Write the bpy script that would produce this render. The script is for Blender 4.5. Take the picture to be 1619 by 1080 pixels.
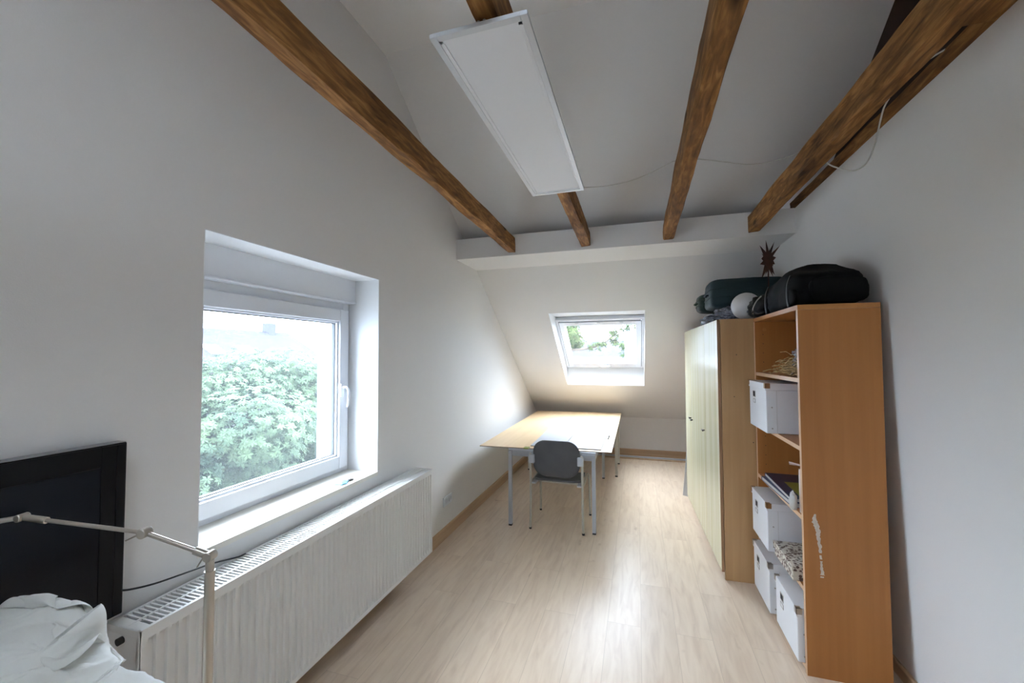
import bpy, math, random
import numpy as np
from mathutils import Matrix, Vector, noise
random.seed(7); rng = np.random.default_rng(7)
PI = math.pi
scene = bpy.context.scene
for o in list(bpy.data.objects): bpy.data.objects.remove(o)
COL = scene.collection

# ------------------------------------------------------------------ camera
cam_d = bpy.data.cameras.new('camera'); cam = bpy.data.objects.new('camera', cam_d); COL.objects.link(cam)
cam_d.sensor_width = 36; cam_d.lens = 14.295; cam_d.clip_start = 0.05; cam_d.clip_end = 200
def cam_matrix(yaw, pitch, roll, loc):
    cy, sy, cp, sp = math.cos(yaw), math.sin(yaw), math.cos(pitch), math.sin(pitch)
    f = Vector((-sy*cp, cy*cp, sp)); r = Vector((cy, sy, 0)); u = r.cross(f)
    cr, sr = math.cos(roll), math.sin(roll)
    r2 = cr*r + sr*u; u2 = -sr*r + cr*u
    m = Matrix((r2, u2, -f)).transposed().to_4x4(); m.translation = loc
    return m
cam.matrix_world = cam_matrix(0.298490191, 0.0344677545, -0.00355107606, Vector((0, 0, 1.6)))
scene.camera = cam

# ------------------------------------------------------------------ exposure, sky
scene.view_settings.view_transform = 'Standard'; scene.view_settings.look = 'None'
scene.view_settings.gamma = 1; scene.view_settings.use_curve_mapping = False
scene.view_settings.exposure = 0.27
SKY = 36.0
w = bpy.data.worlds.new('overcast_sky'); scene.world = w; w.use_nodes = True
nt = w.node_tree; bg = nt.nodes['Background']
tc = nt.nodes.new('ShaderNodeTexCoord'); sx = nt.nodes.new('ShaderNodeSeparateXYZ'); cr = nt.nodes.new('ShaderNodeValToRGB')
nt.links.new(tc.outputs['Generated'], sx.inputs[0]); nt.links.new(sx.outputs['Z'], cr.inputs[0])
cr.color_ramp.elements[0].position = 0.0; cr.color_ramp.elements[0].color = (0.285, 0.36, 0.475, 1)
cr.color_ramp.elements[1].position = 0.75; cr.color_ramp.elements[1].color = (.67, .745, .87, 1)
nt.links.new(cr.outputs[0], bg.inputs[0]); bg.inputs[1].default_value = SKY

# ------------------------------------------------------------------ materials
def new_mat(name):
    m = bpy.data.materials.new(name); m.use_nodes = True
    return m, m.node_tree, m.node_tree.nodes['Principled BSDF']
def simple(name, col, rough=0.5, metal=0.0, bump=0.0, bscale=200, spec=0.5, coat=0, var=0.0, vscale=8, trans=0.0):
    m, t, p = new_mat(name)
    p.inputs['Base Color'].default_value = (*col, 1); p.inputs['Roughness'].default_value = rough
    p.inputs['Metallic'].default_value = metal; p.inputs['Specular IOR Level'].default_value = spec
    p.inputs['Coat Weight'].default_value = coat
    co = t.nodes.new('ShaderNodeTexCoord')
    if bump:
        n = t.nodes.new('ShaderNodeTexNoise'); n.inputs['Scale'].default_value = bscale; n.inputs['Detail'].default_value = 3
        b = t.nodes.new('ShaderNodeBump'); b.inputs['Strength'].default_value = bump; b.inputs['Distance'].default_value = 0.002
        t.links.new(co.outputs['Object'], n.inputs['Vector']); t.links.new(n.outputs['Fac'], b.inputs['Height'])
        t.links.new(b.outputs[0], p.inputs['Normal'])
    if var:
        n = t.nodes.new('ShaderNodeTexNoise'); n.inputs['Scale'].default_value = vscale; n.inputs['Detail'].default_value = 4
        r = t.nodes.new('ShaderNodeValToRGB')
        r.color_ramp.elements[0].position = .3; r.color_ramp.elements[0].color = (*[c*(1-var) for c in col], 1)
        r.color_ramp.elements[1].position = .7; r.color_ramp.elements[1].color = (*[min(1, c*(1+var)) for c in col], 1)
        t.links.new(co.outputs['Object'], n.inputs['Vector']); t.links.new(n.outputs['Fac'], r.inputs[0])
        t.links.new(r.outputs[0], p.inputs['Base Color'])
    return m
def wood(name, dark, light, axis=1, rough=0.45, grain=28, stretch=0.06, bump=0.15, knots=0.0, spec=0.4, mid=None):
    """procedural wood, grain running along the given axis"""
    m, t, p = new_mat(name); N = t.nodes; L = t.links
    co = N.new('ShaderNodeTexCoord'); mp = N.new('ShaderNodeMapping'); L.new(co.outputs['Object'], mp.inputs[0])
    s = [1, 1, 1]; s[axis] = stretch; mp.inputs['Scale'].default_value = s
    n1 = N.new('ShaderNodeTexNoise'); n1.inputs['Scale'].default_value = grain; n1.inputs['Detail'].default_value = 6; n1.inputs['Distortion'].default_value = 0.6
    n2 = N.new('ShaderNodeTexNoise'); n2.inputs['Scale'].default_value = grain*.18; n2.inputs['Detail'].default_value = 3
    L.new(mp.outputs[0], n1.inputs['Vector']); L.new(mp.outputs[0], n2.inputs['Vector'])
    mx = N.new('ShaderNodeMath'); mx.operation = 'MULTIPLY_ADD'; mx.inputs[1].default_value = .55
    m2 = N.new('ShaderNodeMath'); m2.operation = 'MULTIPLY'; m2.inputs[1].default_value = .45
    L.new(n2.outputs['Fac'], m2.inputs[0]); L.new(n1.outputs['Fac'], mx.inputs[0]); L.new(m2.outputs[0], mx.inputs[2])
    r = N.new('ShaderNodeValToRGB'); L.new(mx.outputs[0], r.inputs[0])
    r.color_ramp.elements[0].position = .33; r.color_ramp.elements[0].color = (*dark, 1)
    r.color_ramp.elements[1].position = .66; r.color_ramp.elements[1].color = (*light, 1)
    if mid: e = r.color_ramp.elements.new(.5); e.color = (*mid, 1)
    out = r.outputs[0]
    if knots:
        v = N.new('ShaderNodeTexVoronoi'); v.inputs['Scale'].default_value = 5.0
        mp2 = N.new('ShaderNodeMapping'); s2 = [1, 1, 1]; s2[axis] = .45; mp2.inputs['Scale'].default_value = s2
        L.new(co.outputs['Object'], mp2.inputs[0]); L.new(mp2.outputs[0], v.inputs['Vector'])
        kr = N.new('ShaderNodeValToRGB'); kr.color_ramp.elements[0].position = .05; kr.color_ramp.elements[0].color = (knots,)*3 + (1,)
        kr.color_ramp.elements[1].position = .14; kr.color_ramp.elements[1].color = (0, 0, 0, 1); L.new(v.outputs['Distance'], kr.inputs[0])
        mi = N.new('ShaderNodeMix'); mi.data_type = 'RGBA'; L.new(kr.outputs[0], mi.inputs[0]); L.new(out, mi.inputs[6])
        mi.inputs[7].default_value = (*[c*.35 for c in dark], 1); out = mi.outputs[2]
    L.new(out, p.inputs['Base Color']); p.inputs['Roughness'].default_value = rough; p.inputs['Specular IOR Level'].default_value = spec
    if bump:
        b = N.new('ShaderNodeBump'); b.inputs['Strength'].default_value = bump; b.inputs['Distance'].default_value = .003
        L.new(n1.outputs['Fac'], b.inputs['Height']); L.new(b.outputs[0], p.inputs['Normal'])
    return m
def floor_mat():
    m, t, p = new_mat('birch_laminate'); N = t.nodes; L = t.links
    co = N.new('ShaderNodeTexCoord'); mp = N.new('ShaderNodeMapping'); L.new(co.outputs['Object'], mp.inputs[0])
    mp.inputs['Rotation'].default_value = (0, 0, PI/2)
    br = N.new('ShaderNodeTexBrick'); L.new(mp.outputs[0], br.inputs['Vector'])
    br.offset = .37; br.inputs['Scale'].default_value = 1; br.inputs['Brick Width'].default_value = 1.28; br.inputs['Row Height'].default_value = .192
    br.inputs['Mortar Size'].default_value = .0009; br.inputs['Mortar Smooth'].default_value = .2; br.inputs['Bias'].default_value = 0
    br.inputs['Color1'].default_value = (0, 0, 0, 1); br.inputs['Color2'].default_value = (1, 1, 1, 1); br.inputs['Mortar'].default_value = (.5, .5, .5, 1)
    # grain, shifted per plank
    sc = N.new('ShaderNodeVectorMath'); sc.operation = 'SCALE'; sc.inputs['Scale'].default_value = 7
    L.new(br.outputs['Color'], sc.inputs[0])
    ad = N.new('ShaderNodeVectorMath'); ad.operation = 'ADD'; L.new(co.outputs['Object'], ad.inputs[0]); L.new(sc.outputs[0], ad.inputs[1])
    m2 = N.new('ShaderNodeMapping'); m2.inputs['Scale'].default_value = (1, .13, 1); L.new(ad.outputs[0], m2.inputs[0])
    n1 = N.new('ShaderNodeTexNoise'); n1.inputs['Scale'].default_value = 26; n1.inputs['Detail'].default_value = 8; n1.inputs['Distortion'].default_value = .8
    L.new(m2.outputs[0], n1.inputs['Vector'])
    r = N.new('ShaderNodeValToRGB'); L.new(n1.outputs['Fac'], r.inputs[0])
    r.color_ramp.elements[0].position = .30; r.color_ramp.elements[0].color = (.69, .535, .40, 1)
    r.color_ramp.elements[1].position = .62; r.color_ramp.elements[1].color = (.80, .65, .50, 1)
    e = r.color_ramp.elements.new(.44); e.color = (.75, .595, .45, 1)
    # tone per plank
    mt = N.new('ShaderNodeMix'); mt.data_type = 'RGBA'; mt.blend_type = 'MULTIPLY'; mt.inputs[0].default_value = 1
    r2 = N.new('ShaderNodeValToRGB'); r2.color_ramp.elements[0].color = (.93, .92, .91, 1); r2.color_ramp.elements[1].color = (1, 1, 1, 1)
    L.new(br.outputs['Color'], r2.inputs[0]); L.new(r.outputs[0], mt.inputs[6]); L.new(r2.outputs[0], mt.inputs[7])
    # small knots
    v = N.new('ShaderNodeTexNoise'); v.inputs['Scale'].default_value = 9; v.inputs['Detail'].default_value = 2
    m3 = N.new('ShaderNodeMapping'); m3.inputs['Scale'].default_value = (1, .5, 1); L.new(ad.outputs[0], m3.inputs[0]); L.new(m3.outputs[0], v.inputs['Vector'])
    kr = N.new('ShaderNodeValToRGB'); kr.color_ramp.elements[0].position = .70; kr.color_ramp.elements[0].color = (0, 0, 0, 1)
    kr.color_ramp.elements[1].position = .80; kr.color_ramp.elements[1].color = (.8, .8, .8, 1); L.new(v.outputs['Fac'], kr.inputs[0])
    mk = N.new('ShaderNodeMix'); mk.data_type = 'RGBA'; L.new(kr.outputs[0], mk.inputs[0]); L.new(mt.outputs[2], mk.inputs[6]); mk.inputs[7].default_value = (.50, .35, .24, 1)
    # seams
    ms = N.new('ShaderNodeMix'); ms.data_type = 'RGBA'; L.new(br.outputs['Fac'], ms.inputs[0]); L.new(mk.outputs[2], ms.inputs[6]); ms.inputs[7].default_value = (.52, .39, .28, 1)
    L.new(ms.outputs[2], p.inputs['Base Color'])
    p.inputs['Roughness'].default_value = .34; p.inputs['Specular IOR Level'].default_value = .42
    n3 = N.new('ShaderNodeTexNoise'); n3.inputs['Scale'].default_value = 60; L.new(m2.outputs[0], n3.inputs['Vector'])
    b = N.new('ShaderNodeBump'); b.inputs['Strength'].default_value = .06; b.inputs['Distance'].default_value = .002
    L.new(n3.outputs['Fac'], b.inputs['Height']); L.new(b.outputs[0], p.inputs['Normal'])
    return m
def stripes_mat(name, c1, c2, freq=9, rough=.3):
    m, t, p = new_mat(name); N = t.nodes; L = t.links
    co = N.new('ShaderNodeTexCoord'); mp = N.new('ShaderNodeMapping'); L.new(co.outputs['Object'], mp.inputs[0])
    mp.inputs['Scale'].default_value = (1, 1, .02)
    n = N.new('ShaderNodeTexNoise'); n.inputs['Scale'].default_value = freq; n.inputs['Detail'].default_value = 5; L.new(mp.outputs[0], n.inputs['Vector'])
    r = N.new('ShaderNodeValToRGB'); r.color_ramp.elements[0].position = .38; r.color_ramp.elements[0].color = (*c1, 1)
    r.color_ramp.elements[1].position = .6; r.color_ramp.elements[1].color = (*c2, 1)
    L.new(n.outputs['Fac'], r.inputs[0]); L.new(r.outputs[0], p.inputs['Base Color']); p.inputs['Roughness'].default_value = rough
    return m
def speckle_mat():
    m, t, p = new_mat('floral_paper'); N = t.nodes; L = t.links
    co = N.new('ShaderNodeTexCoord'); v = N.new('ShaderNodeTexVoronoi'); v.inputs['Scale'].default_value = 62
    n = N.new('ShaderNodeTexNoise'); n.inputs['Scale'].default_value = 40; n.inputs['Detail'].default_value = 3
    L.new(co.outputs['Object'], v.inputs['Vector']); L.new(co.outputs['Object'], n.inputs['Vector'])
    r = N.new('ShaderNodeValToRGB'); L.new(v.outputs['Distance'], r.inputs[0])
    r.color_ramp.elements[0].position = .42; r.color_ramp.elements[0].color = (.13, .08, .06, 1)
    r.color_ramp.elements[1].position = .58; r.color_ramp.elements[1].color = (.62, .57, .48, 1)
    r2 = N.new('ShaderNodeValToRGB'); L.new(n.outputs['Fac'], r2.inputs[0])
    r2.color_ramp.elements[0].position = .36; r2.color_ramp.elements[0].color = (0, 0, 0, 1); r2.color_ramp.elements[1].position = .42; r2.color_ramp.elements[1].color = (1, 1, 1, 1)
    mi = N.new('ShaderNodeMix'); mi.data_type = 'RGBA'; L.new(r2.outputs[0], mi.inputs[0]); mi.inputs[6].default_value = (.66, .61, .52, 1); L.new(r.outputs[0], mi.inputs[7])
    L.new(mi.outputs[2], p.inputs['Base Color']); p.inputs['Roughness'].default_value = .6
    return m
def glass_mat(name='hazed_window_glass', haze=.012):  # translucent share paints a pale haze over the view outside
    m = bpy.data.materials.new(name); m.use_nodes = True; t = m.node_tree; t.nodes.clear(); N = t.nodes; L = t.links
    o = N.new('ShaderNodeOutputMaterial'); tr = N.new('ShaderNodeBsdfTransparent'); tr.inputs[0].default_value = (.97, .985, .98, 1)
    g = N.new('ShaderNodeBsdfGlossy'); g.inputs['Roughness'].default_value = .01
    lw_ = N.new('ShaderNodeLayerWeight'); lw_.inputs['Blend'].default_value = .5; mx = N.new('ShaderNodeMixShader')
    pw = N.new('ShaderNodeMath'); pw.operation = 'POWER'; pw.inputs[1].default_value = 5; L.new(lw_.outputs['Facing'], pw.inputs[0])
    ma = N.new('ShaderNodeMath'); ma.operation = 'MULTIPLY_ADD'; ma.inputs[1].default_value = .9; ma.inputs[2].default_value = .04; L.new(pw.outputs[0], ma.inputs[0])
    tl = N.new('ShaderNodeBsdfTranslucent'); tl.inputs[0].default_value = (.88, .95, 1, 1); md = N.new('ShaderNodeMixShader'); md.inputs[0].default_value = haze
    L.new(tr.outputs[0], md.inputs[1]); L.new(tl.outputs[0], md.inputs[2])
    L.new(ma.outputs[0], mx.inputs[0]); L.new(md.outputs[0], mx.inputs[1]); L.new(g.outputs[0], mx.inputs[2]); L.new(mx.outputs[0], o.inputs[0])
    return m
def film_mat(name, col, alpha=.45, rough=.25):
    m, t, p = new_mat(name); p.inputs['Base Color'].default_value = (*col, 1); p.inputs['Roughness'].default_value = rough
    p.inputs['Alpha'].default_value = alpha; return m
def cloth_mat():
    m, t, p = new_mat('white_cotton'); N = t.nodes; L = t.links
    p.inputs['Base Color'].default_value = (.90, .90, .86, 1); p.inputs['Roughness'].default_value = .85
    p.inputs['Sheen Weight'].default_value = .2
    tl = N.new('ShaderNodeBsdfTranslucent'); tl.inputs[0].default_value = (.82, .80, .66, 1)
    mx = N.new('ShaderNodeMixShader'); mx.inputs[0].default_value = .12; out = N['Material Output']
    L.new(p.outputs[0], mx.inputs[1]); L.new(tl.outputs[0], mx.inputs[2]); L.new(mx.outputs[0], out.inputs[0])
    co = N.new('ShaderNodeTexCoord'); n = N.new('ShaderNodeTexNoise'); n.inputs['Scale'].default_value = 35; n.inputs['Detail'].default_value = 4
    b = N.new('ShaderNodeBump'); b.inputs['Strength'].default_value = .25; b.inputs['Distance'].default_value = .01
    L.new(co.outputs['Object'], n.inputs['Vector']); L.new(n.outputs['Fac'], b.inputs['Height']); L.new(b.outputs[0], p.inputs['Normal'])
    return m
def leaf_mat(name, a, b):
    m, t, p = new_mat(name); N = t.nodes; L = t.links
    co = N.new('ShaderNodeTexCoord'); n = N.new('ShaderNodeTexNoise'); n.inputs['Scale'].default_value = 2.2; n.inputs['Detail'].default_value = 5
    r = N.new('ShaderNodeValToRGB'); r.color_ramp.elements[0].position = .35; r.color_ramp.elements[0].color = (*a, 1)
    r.color_ramp.elements[1].position = .65; r.color_ramp.elements[1].color = (*b, 1)
    L.new(co.outputs['Object'], n.inputs['Vector']); L.new(n.outputs['Fac'], r.inputs[0]); L.new(r.outputs[0], p.inputs['Base Color'])
    p.inputs['Roughness'].default_value = .6; p.inputs['Specular IOR Level'].default_value = .2
    tl = N.new('ShaderNodeBsdfTranslucent'); L.new(r.outputs[0], tl.inputs[0])
    mx = N.new('ShaderNodeMixShader'); mx.inputs[0].default_value = .35
    L.new(p.outputs[0], mx.inputs[1]); L.new(tl.outputs[0], mx.inputs[2]); L.new(mx.outputs[0], N['Material Output'].inputs[0])
    return m

M = dict(
    wall=simple('white_wall_paint', (.80, .785, .765), .75, bump=.12, bscale=260, spec=.2),
    ceil=simple('white_plaster', (.77, .755, .735), .85, bump=.10, bscale=120, spec=.2),
    reveal=simple('white_reveal_paint', (.86, .87, .88), .55, spec=.3),
    floor=floor_mat(),
    beam=wood('old_oak_beam', (.070, .028, .009), (.46, .225, .075), 1, .7, 52, .16, 1.0, .9, .2, mid=(.225, .102, .031)),
    shadedwood=wood('dark_timber_loft_shade', (.016, .005, .002), (.035, .011, .005), 2, .8, 25, .08, .3),  # brown boards taken near black, loft darkness put into the colour
    skirt=wood('birch_skirting', (.46, .30, .17), (.60, .42, .26), 1, .4, 20, .05, .05),
    beech=wood('beech_veneer', (.39, .155, .042), (.46, .195, .056), 2, .42, 30, .03, .03),
    beechy=wood('beech_shelf_veneer', (.44, .19, .055), (.52, .235, .072), 1, .42, 30, .03, .03),
    beechedge=simple('beech_edging', (.66, .42, .25), .45),
    birch=wood('pale_birch_veneer', (.42, .245, .11), (.53, .325, .155), 2, .42, 22, .05, .03),
    birchedge=simple('brown_edge_band', (.30, .17, .085), .5),
    door=stripes_mat('cream_striped_door', (.60, .56, .36), (.70, .67, .49), 26, .26),
    ply=wood('pale_plywood', (.70, .50, .29), (.80, .60, .38), 1, .38, 16, .06, .04),
    plyedge=simple('dark_board_edge', (.28, .20, .13), .6),
    whitepanel=simple('white_melamine', (.56, .585, .64), .28, spec=.5),
    greymetal=simple('grey_painted_steel', (.45, .47, .51), .38, spec=.5),
    beigemetal=simple('beige_painted_steel', (.50, .48, .42), .4),
    chairgrey=simple('charcoal_plastic', (.085, .087, .092), .5, bump=.1, bscale=600, var=.12, vscale=9),
    chairbracket=simple('light_grey_plastic', (.50, .52, .55), .4),
    black=simple('black_rubber', (.012, .012, .013), .5),
    tv=simple('black_tv_plastic', (.005, .005, .006), .3, spec=.15),
    screen=simple('dark_screen_glass', (.003, .004, .008), .12, spec=.18),
    tvedge=simple('silver_edge', (.35, .35, .37), .3, 1.0),
    radiator=simple('radiator_enamel', (.80, .79, .76), .35, spec=.5),
    radin=simple('radiator_inner_steel', (.55, .57, .58), .5),
    upvc=simple('white_pvc', (.82, .84, .88), .3, spec=.5),
    gasket=simple('dark_gasket', (.08, .085, .09), .6),
    sill=simple('cream_sill', (.82, .78, .70), .4, var=.04, vscale=5),
    chrome=simple('brushed_nickel', (.52, .48, .42), .28, 1.0),
    panel=simple('opal_diffuser', (.80, .81, .84), .45, spec=.4),
    alu=simple('painted_aluminium', (.66, .68, .71), .35, .3),
    cable=simple('white_cable', (.62, .60, .56), .5),
    blackcable=simple('black_cable', (.01, .01, .012), .4),
    box=simple('white_cardboard', (.78, .78, .79), .55, bump=.05, bscale=90),
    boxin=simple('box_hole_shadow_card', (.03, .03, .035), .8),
    brass=simple('dull_brass', (.40, .24, .12), .4, .8),
    steel=simple('nickel_fitting', (.45, .42, .38), .35, .9),
    floral=speckle_mat(), knobdark=simple('dark_bronze_knob', (.09, .08, .07), .45, .5),
    navy=simple('navy_cover', (.02, .035, .10), .35), olive=simple('yellow_green_label', (.30, .33, .06), .4),
    paper=simple('paper_pages', (.55, .53, .50), .8), pink=simple('pale_pink_paper', (.68, .55, .50), .7),
    teal=simple('dark_teal_fabric', (.008, .025, .031), .65, bump=.5, bscale=400, spec=.4),
    green=simple('dark_green_fabric', (.007, .022, .018), .6, bump=.5, bscale=400, spec=.4),
    bag=simple('black_nylon', (.003, .003, .0035), .75, bump=.5, bscale=300, spec=.12),
    baglight=simple('black_shiny_vinyl', (.006, .006, .0075), .35, bump=.3, bscale=60, spec=.3),
    rust=simple('rusty_sheet_metal', (.060, .019, .009), .75, .3, bump=.5, bscale=60, var=.4, vscale=30),
    globe=simple('opal_glass_globe', (.72, .70, .68), .3),
    greyfilm=simple('grey_plastic_film', (.20, .20, .24), .22, spec=.8, var=.5, vscale=30),
    film=film_mat('clear_film', (.72, .68, .72), .33, .12),
    straw=simple('dried_straw', (.52, .36, .17), .8, var=.4, vscale=60),
    cloth=cloth_mat(), blue=simple('pale_blue_plastic', (.20, .45, .62), .35),
    glass=glass_mat(), glass2=glass_mat('clear_skylight_glass', .004),
    tape=simple('tape_residue', (.66, .58, .50), .6, var=.12, vscale=80),
    leaf=leaf_mat('maple_leaves', (.022, .045, .026), (.074, .113, .056)),
    leaf2=leaf_mat('lime_leaves', (.020, .042, .009), (.050, .075, .014)),
    bark=simple('bark', (.08, .06, .045), .9, bump=.6, bscale=20),
    roof=simple('grey_roof_tiles', (.031, .031, .037), .95, spec=.04, bump=.4, bscale=14, var=.25, vscale=6),
    render=simple('pale_render', (.055, .055, .06), .95, spec=.04), grass=simple('paved_yard', (.16, .165, .165), .9, var=.3, vscale=3),
)

# ------------------------------------------------------------------ mesh builder
class MB:
    def __init__(s): s.v = []; s.f = []
    def add(s, vs, fs):
        k = len(s.v); s.v += [tuple(v) for v in vs]; s.f += [tuple(i+k for i in f) for f in fs]; return s
    def box(s, x0, x1, y0, y1, z0, z1):
        vs = [(x, y, z) for z in (z0, z1) for y in (y0, y1) for x in (x0, x1)]
        return s.add(vs, [(0, 2, 3, 1), (4, 5, 7, 6), (0, 1, 5, 4), (2, 6, 7, 3), (0, 4, 6, 2), (1, 3, 7, 5)])
    def obox(s, c, ax, ay, az, sx, sy, sz):
        c, ax, ay, az = map(Vector, (c, ax, ay, az)); vs = []
        for k in (-1, 1):
            for j in (-1, 1):
                for i in (-1, 1): vs.append(c + ax*i*sx/2 + ay*j*sy/2 + az*k*sz/2)
        return s.add(vs, [(0, 2, 3, 1), (4, 5, 7, 6), (0, 1, 5, 4), (2, 6, 7, 3), (0, 4, 6, 2), (1, 3, 7, 5)])
    def prism(s, poly, axis, a, b):
        n = len(poly); vs = []
        for t in (a, b):
            for p in poly:
                q = list(p); q.insert(axis, t); vs.append(q)
        fs = [tuple(range(n)), tuple(range(2*n-1, n-1, -1))] + [(i, i+n, (i+1) % n + n, (i+1) % n) for i in range(n)]
        return s.add(vs, fs)
    def tube(s, pts, r, seg=10, cap=True, flat=None):
        pts = [Vector(p) for p in pts]; n = len(pts); rs = r if isinstance(r, (list, tuple)) else [r]*n
        up = Vector((0, 0, 1)); prev = None; vs = []; fs = []
        for i, p in enumerate(pts):
            d = (pts[min(i+1, n-1)] - pts[max(i-1, 0)]).normalized()
            if prev is None:
                a = d.cross(up if abs(d.z) < .9 else Vector((1, 0, 0))).normalized()
            else:
                a = (prev - d*prev.dot(d)).normalized()
            b = d.cross(a); prev = a
            for k in range(seg):
                t = 2*PI*k/seg; vs.append(p + a*math.cos(t)*rs[i] + b*math.sin(t)*rs[i]*(flat or 1))
        for i in range(n-1):
            for k in range(seg):
                k2 = (k+1) % seg; fs.append((i*seg+k, i*seg+k2, (i+1)*seg+k2, (i+1)*seg+k))
        if cap: fs += [tuple(range(seg-1, -1, -1)), tuple(range((n-1)*seg, n*seg))]
        return s.add(vs, fs)
    def lathe(s, prof, c, axis=2, seg=24):
        vs = []; fs = []; n = len(prof)
        for (r, h) in prof:
            for k in range(seg):
                t = 2*PI*k/seg; q = [r*math.cos(t), r*math.sin(t)]; q.insert(axis, h); vs.append([c[i]+q[i] for i in range(3)])
        for i in range(n-1):
            for k in range(seg):
                k2 = (k+1) % seg; fs.append((i*seg+k, i*seg+k2, (i+1)*seg+k2, (i+1)*seg+k))
        fs += [tuple(range(seg-1, -1, -1)), tuple(range((n-1)*seg, n*seg))]
        return s.add(vs, fs)
    def sphere(s, c, r, nu=32, nv=18):
        rx, ry, rz = r if isinstance(r, (tuple, list)) else (r, r, r)
        prof = [(math.sin(PI*j/nv), -math.cos(PI*j/nv)) for j in range(nv+1)]; vs = [(c[0], c[1], c[2]-rz)]; fs = []
        for j in range(1, nv):
            for k in range(nu):
                t = 2*PI*k/nu; vs.append((c[0]+rx*prof[j][0]*math.cos(t), c[1]+ry*prof[j][0]*math.sin(t), c[2]+rz*prof[j][1]))
        vs.append((c[0], c[1], c[2]+rz)); top = len(vs)-1
        for k in range(nu):
            k2 = (k+1) % nu; fs.append((0, 1+k2, 1+k)); fs.append((top, 1+(nv-2)*nu+k, 1+(nv-2)*nu+k2))
            for j in range(nv-2): fs.append((1+j*nu+k, 1+j*nu+k2, 1+(j+1)*nu+k2, 1+(j+1)*nu+k))
        return s.add(vs, fs)
    def grid(s, fn, nu, nv):
        vs = [fn(i/(nu-1), j/(nv-1)) for j in range(nv) for i in range(nu)]
        return s.add(vs, [(j*nu+i, j*nu+i+1, (j+1)*nu+i+1, (j+1)*nu+i) for j in range(nv-1) for i in range(nu-1)])
ROOT = {}
def tag(o, label=None, cat=None, group=None, kind=None):
    if label: o['label'] = label
    if cat: o['category'] = cat
    if group: o['group'] = group
    if kind: o['kind'] = kind
    return o
def root_of(o):
    while o.parent: o = o.parent
    return o
def obj(name, mb, mat, parent=None, bevel=0, smooth=False, solid=0, subsurf=0, local=False, loc=None):
    vs = [Vector(v) for v in mb.v]
    if parent is not None and not local:
        inv = ROOT[root_of(parent).name]; vs = [inv @ v for v in vs]
    if parent is None:
        c = Vector([sum(v[i] for v in vs)/len(vs) for i in range(3)]); c.z = min(v.z for v in vs)
        if loc is not None: c = Vector(loc)
        vs = [v - c for v in vs]
    me = bpy.data.meshes.new(name); me.from_pydata([tuple(v) for v in vs], [], mb.f); me.update()
    import bmesh
    bm = bmesh.new(); bm.from_mesh(me); bmesh.ops.recalc_face_normals(bm, faces=bm.faces); bm.to_mesh(me); bm.free()
    me.materials.append(M[mat] if isinstance(mat, str) else mat)
    o = bpy.data.objects.new(name, me); COL.objects.link(o)
    if parent is None: o.location = c; ROOT[o.name] = Matrix.Translation(-c)
    else: o.parent = parent
    if smooth:
        for p in me.polygons: p.use_smooth = True
        if smooth == 'auto': me.set_sharp_from_angle(angle=math.radians(38))
    if solid: md = o.modifiers.new('solid', 'SOLIDIFY'); md.thickness = solid; md.offset = 0
    if subsurf: md = o.modifiers.new('sub', 'SUBSURF'); md.levels = subsurf; md.render_levels = subsurf
    if bevel: md = o.modifiers.new('bevel', 'BEVEL'); md.width = bevel; md.segments = 2; md.limit_method = 'ANGLE'; md.angle_limit = .6
    return o
def thing(name, loc, label, cat, rotz=0, group=None, kind=None):
    o = bpy.data.objects.new(name, None); COL.objects.link(o); o.empty_display_size = .1
    o.location = loc; o.rotation_euler = (0, 0, rotz); tag(o, label, cat, group, kind)
    ROOT[o.name] = (Matrix.Translation(loc) @ Matrix.Rotation(rotz, 4, 'Z')).inverted()
    return o
def struct(name, mb, mat, **k): return tag(obj(name, mb, mat, **k), kind='structure')
def smoothpath(pts, n=8):
    P = [Vector(p) for p in pts]; P = [P[0]*2-P[1]] + P + [P[-1]*2-P[-2]]; out = []
    for i in range(1, len(P)-2):
        for k in range(n):
            t = k/n; a, b, c, d = P[i-1:i+3]
            out.append(.5*((2*b) + (c-a)*t + (2*a-5*b+4*c-d)*t*t + (3*b-3*c+d-a)*t**3))
    return out + [P[-2]]

# ------------------------------------------------------------------ room shell
XL, YB, YK, ZC = -1.637, -1.3, 6.78, 3.68
SL = .695
zs = lambda y: 2.497 - SL*(y-4.063)          # lower face of the roof slope
YKINK = 4.063 - (ZC-2.497)/SL
WT, WTB = 2.70, .033                         # right wall: top height, lean
xr = lambda z: 1.148 + (WT-z)*WTB
struct('floor', MB().box(XL-.45, 1.9, YB-.2, YK+.2, -.12, 0), 'floor', loc=(0, 0, 0))
lw = MB()
wy0, wy1, wz0, wz1 = 1.17, 2.316, .82, 2.11
lw.box(-2.085, XL, YB-.2, wy0, -.1, 3.8)
lw.box(-2.085, XL, wy0, wy1, -.1, wz0)
lw.box(-2.085, XL, wy0, wy1, wz1, 3.8)
lw.box(-2.085, -1.925, wy0, wy0+.05, wz0, wz1); lw.box(-2.085, -1.925, wy1-.05, wy1, wz0, wz1)
lw.box(-2.085, -1.925, wy0, wy1, wz0, .90); lw.box(-2.085, -1.925, wy0, wy1, 1.93, wz1)
lw.prism([(wy1, -.1), (YK+.2, -.1), (YK+.2, zs(YK+.2)+.06), (YKINK, ZC+.06), (wy1, ZC+.06)], 0, -2.085, XL)
struct('wall_left', lw, 'wall', loc=(0, 0, 0))
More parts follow.
